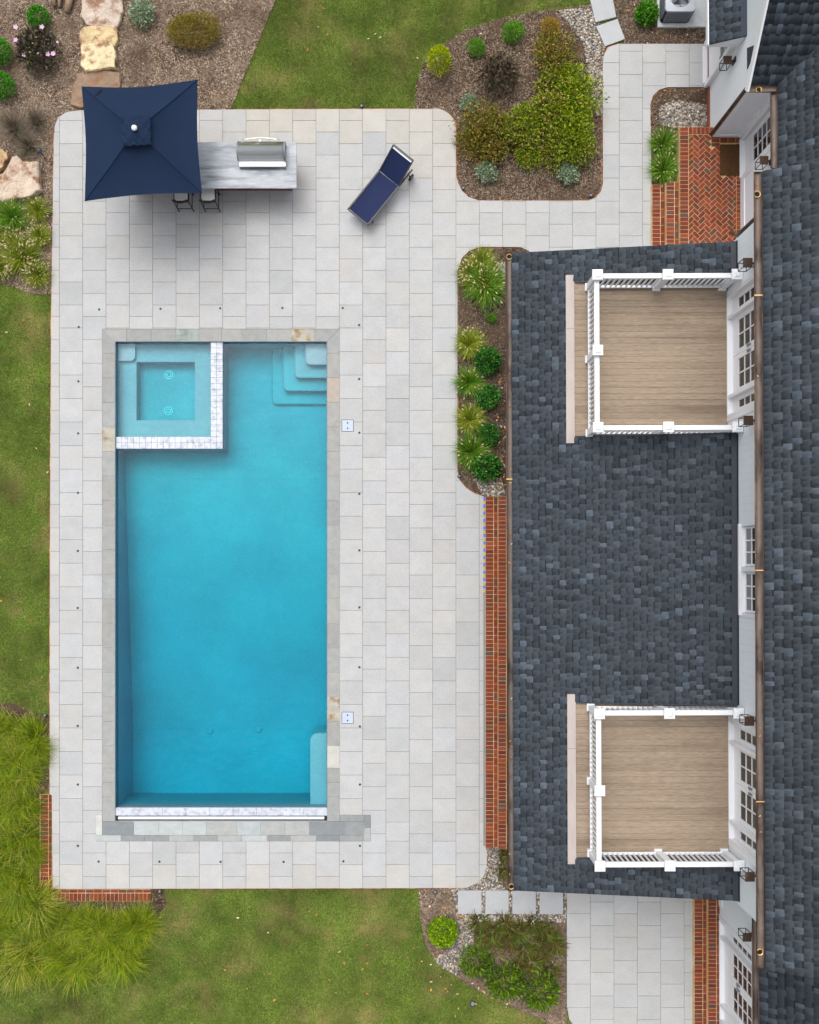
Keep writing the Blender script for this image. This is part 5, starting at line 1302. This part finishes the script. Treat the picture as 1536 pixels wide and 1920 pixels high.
# mulch: weathered pale in the far bed, fresh and dark along the porch
MF = dict(nw=.98, mid=.72, ne=.62, stoop=.62, porch=.5, se=.8, sw=.6)
xs_, ys_ = [], []
for k, q in BEDS.items():
    a = [p[0] for p in q]; b = [p[1] for p in q]
    x, y = scatter(max(-110, min(a)), min(1340, max(a)), max(-110, min(b)), min(1990, max(b)), 1500 if k != 'sw' else 500)
    m_ = in_poly(x, y, q)
    for gq in GRAVEL: m_ &= ~in_poly(x, y, gq)
    xs_.append(x[m_]); ys_.append(y[m_])
x, y = to_w(np.concatenate(xs_), np.concatenate(ys_)); n = len(x)
ph = RNG.uniform(0, 6.28, n); el = np.radians(RNG.normal(0, 16, n)); L_ = RNG.uniform(.025, .075, n); w_ = RNG.uniform(.006, .016, n)
d = np.stack([np.cos(ph)*np.cos(el), np.sin(ph)*np.cos(el), np.sin(el)], 1)*L_[:,None]/2; sd_ = np.stack([-np.sin(ph), np.cos(ph), RNG.normal(0,.4,n)], 1)*w_[:,None]/2
c_ = np.stack([x, y, RNG.uniform(-.052, -.028, n)], 1)
V = np.stack([c_-d-sd_, c_+d-sd_, c_+d+sd_, c_-d+sd_], 1).reshape(-1,3)
cm = mixcols(n, [s(156,136,116), s(132,110,92), s(176,157,136), s(108,86,70), s(196,180,160), s(86,67,54), s(140,118,96), s(164,145,124)], .18)*np.concatenate([np.full(len(a), MF[k]) for k, a in zip(BEDS, xs_)])[:,None]
mu = stuff(link('mulch', np_mesh('mulch', V, np.arange(4*n).reshape(n,4), np.repeat(cm, 4, 0)), m_chip)); tag(mu, 'shredded brown bark mulch covering the planting beds', 'mulch')
# river stones
import bmesh
bmx = bmesh.new(); bmesh.ops.create_icosphere(bmx, subdivisions=1, radius=1); IV = np.array([v.co[:] for v in bmx.verts]); IF = np.array([[v.index for v in f.verts] for f in bmx.faces]); bmx.free()
VV, FF, CC = [], [], []; nst = 0
for q in GRAVEL:
    a = [p[0] for p in q]; b = [p[1] for p in q]; x, y = scatter(min(a), max(a), min(b), max(b), 1000)
    m_ = in_poly(x, y, q)
    for pq, _, _ in pads: m_ &= ~in_poly(x, y, pq)
    m_ &= ~in_poly(x, y, OUT)
    for X_, Y_ in zip(*to_w(x[m_], y[m_])):
        r_ = .013+.026*R.random()**1.8; sc_ = np.array([r_*R.uniform(.8,1.35), r_*R.uniform(.8,1.2), r_*R.uniform(.5,.8)]); t_ = R.uniform(0, 6.28)
        v = IV*sc_*(1+.10*np.sin(IV[:,[1,2,0]]*3+R.uniform(0,6))); c, s_ = math.cos(t_), math.sin(t_)
        v = np.stack([v[:,0]*c-v[:,1]*s_, v[:,0]*s_+v[:,1]*c, v[:,2]], 1)+np.array([X_, Y_, -.045+R.uniform(0,.02)])
        VV.append(v); FF.append(IF+len(IV)*nst); nst += 1
        col_ = R.choice([s(206,196,182), s(178,170,160), s(150,148,146), s(190,172,150), s(226,220,210), s(126,124,124), s(170,150,130), s(200,186,166)])
        CC.append(np.tile(np.array(col_)*R.uniform(.6,.92), (len(IV),1)))
rs = stuff(link('river_stones', np_mesh('river_stones', np.concatenate(VV), np.concatenate(FF), np.concatenate(CC), True), m_stone)); tag(rs, 'mixed grey and tan rounded river stones in the gravel strips', 'stones')
# fallen leaves
def leaves_at(P3, size, cols, name, lbl):
    n = len(P3); ph = RNG.uniform(0, 6.28, n); l = size*RNG.uniform(.6,1.2,n)[:,None]; w_ = l*.5
    d = np.stack([np.cos(ph), np.sin(ph), RNG.normal(0,.2,n)],1)*l/2; sd_ = np.stack([-np.sin(ph), np.cos(ph), RNG.normal(0,.3,n)],1)*w_/2
    P3 = np.array(P3); V = np.stack([P3-d, P3-sd_+[0,0,.012], P3+d, P3+sd_+[0,0,.012]],1).reshape(-1,3)
    o = stuff(link(name, np_mesh(name, V, np.arange(4*n).reshape(n,4), np.repeat(mixcols(n, cols),4,0)), m_leaf)); tag(o, lbl, 'leaves')
LC = [s(222,200,166), s(206,176,130), s(214,140,84), s(196,112,64), s(232,216,190), s(220,168,60)]
pts3 = []
for (a, b, c, d_n, n, z) in ((300,1060,1690,1920,42,-.04),(560,1040,10,200,10,-.04),(0,90,600,1320,9,-.04),(790,870,1690,1860,22,-.02),(880,1000,1840,1900,14,-.03)):
    for _ in range(n): X_, Y_ = to_w(R.uniform(a,b), R.uniform(c,d_n)); pts3.append((X_, Y_, z+.02))
leaves_at(pts3, .085, LC, 'fallen_leaves', 'pale and orange autumn leaves fallen on the lawn')
pts3 = []
for _ in range(160):
    q = R.choice(list(BEDS.values())[:6]); a = [p[0] for p in q]; b = [p[1] for p in q]
    x, y = R.uniform(max(0,min(a)),max(a)), R.uniform(max(0,min(b)),max(b))
    if in_poly(np.array([x]), np.array([y]), q)[0]: X_, Y_ = to_w(x, y); pts3.append((X_, Y_, -.015))
for _ in range(60): X_, Y_ = to_w(R.uniform(930,948), R.uniform(700,920)); pts3.append((X_, Y_, -.015))
leaves_at(pts3, .07, LC, 'bed_leaves', 'pale and orange autumn leaves fallen on the mulch beds')
pts3 = []
for y in (830,880,905,1000,1020,1055,1310,1390,1400,1420,1640,1602,760,700): X_, Y_ = P(957.5, y, PZ-.06); pts3.append((X_+R.uniform(-.03,.03), Y_, PZ-.085))
for y in (345,440,705,1380,1365,1530,1560,1740,1780): X_, Y_ = P(1424+(y-1057)*.006, y, 5.88); pts3.append((X_+R.uniform(-.02,.02), Y_, 5.875))
leaves_at(pts3, .075, LC[2:], 'gutter_leaves', 'orange leaves lying in the copper gutters')
print('pavers', NPV, 'objects', len(bpy.data.objects))
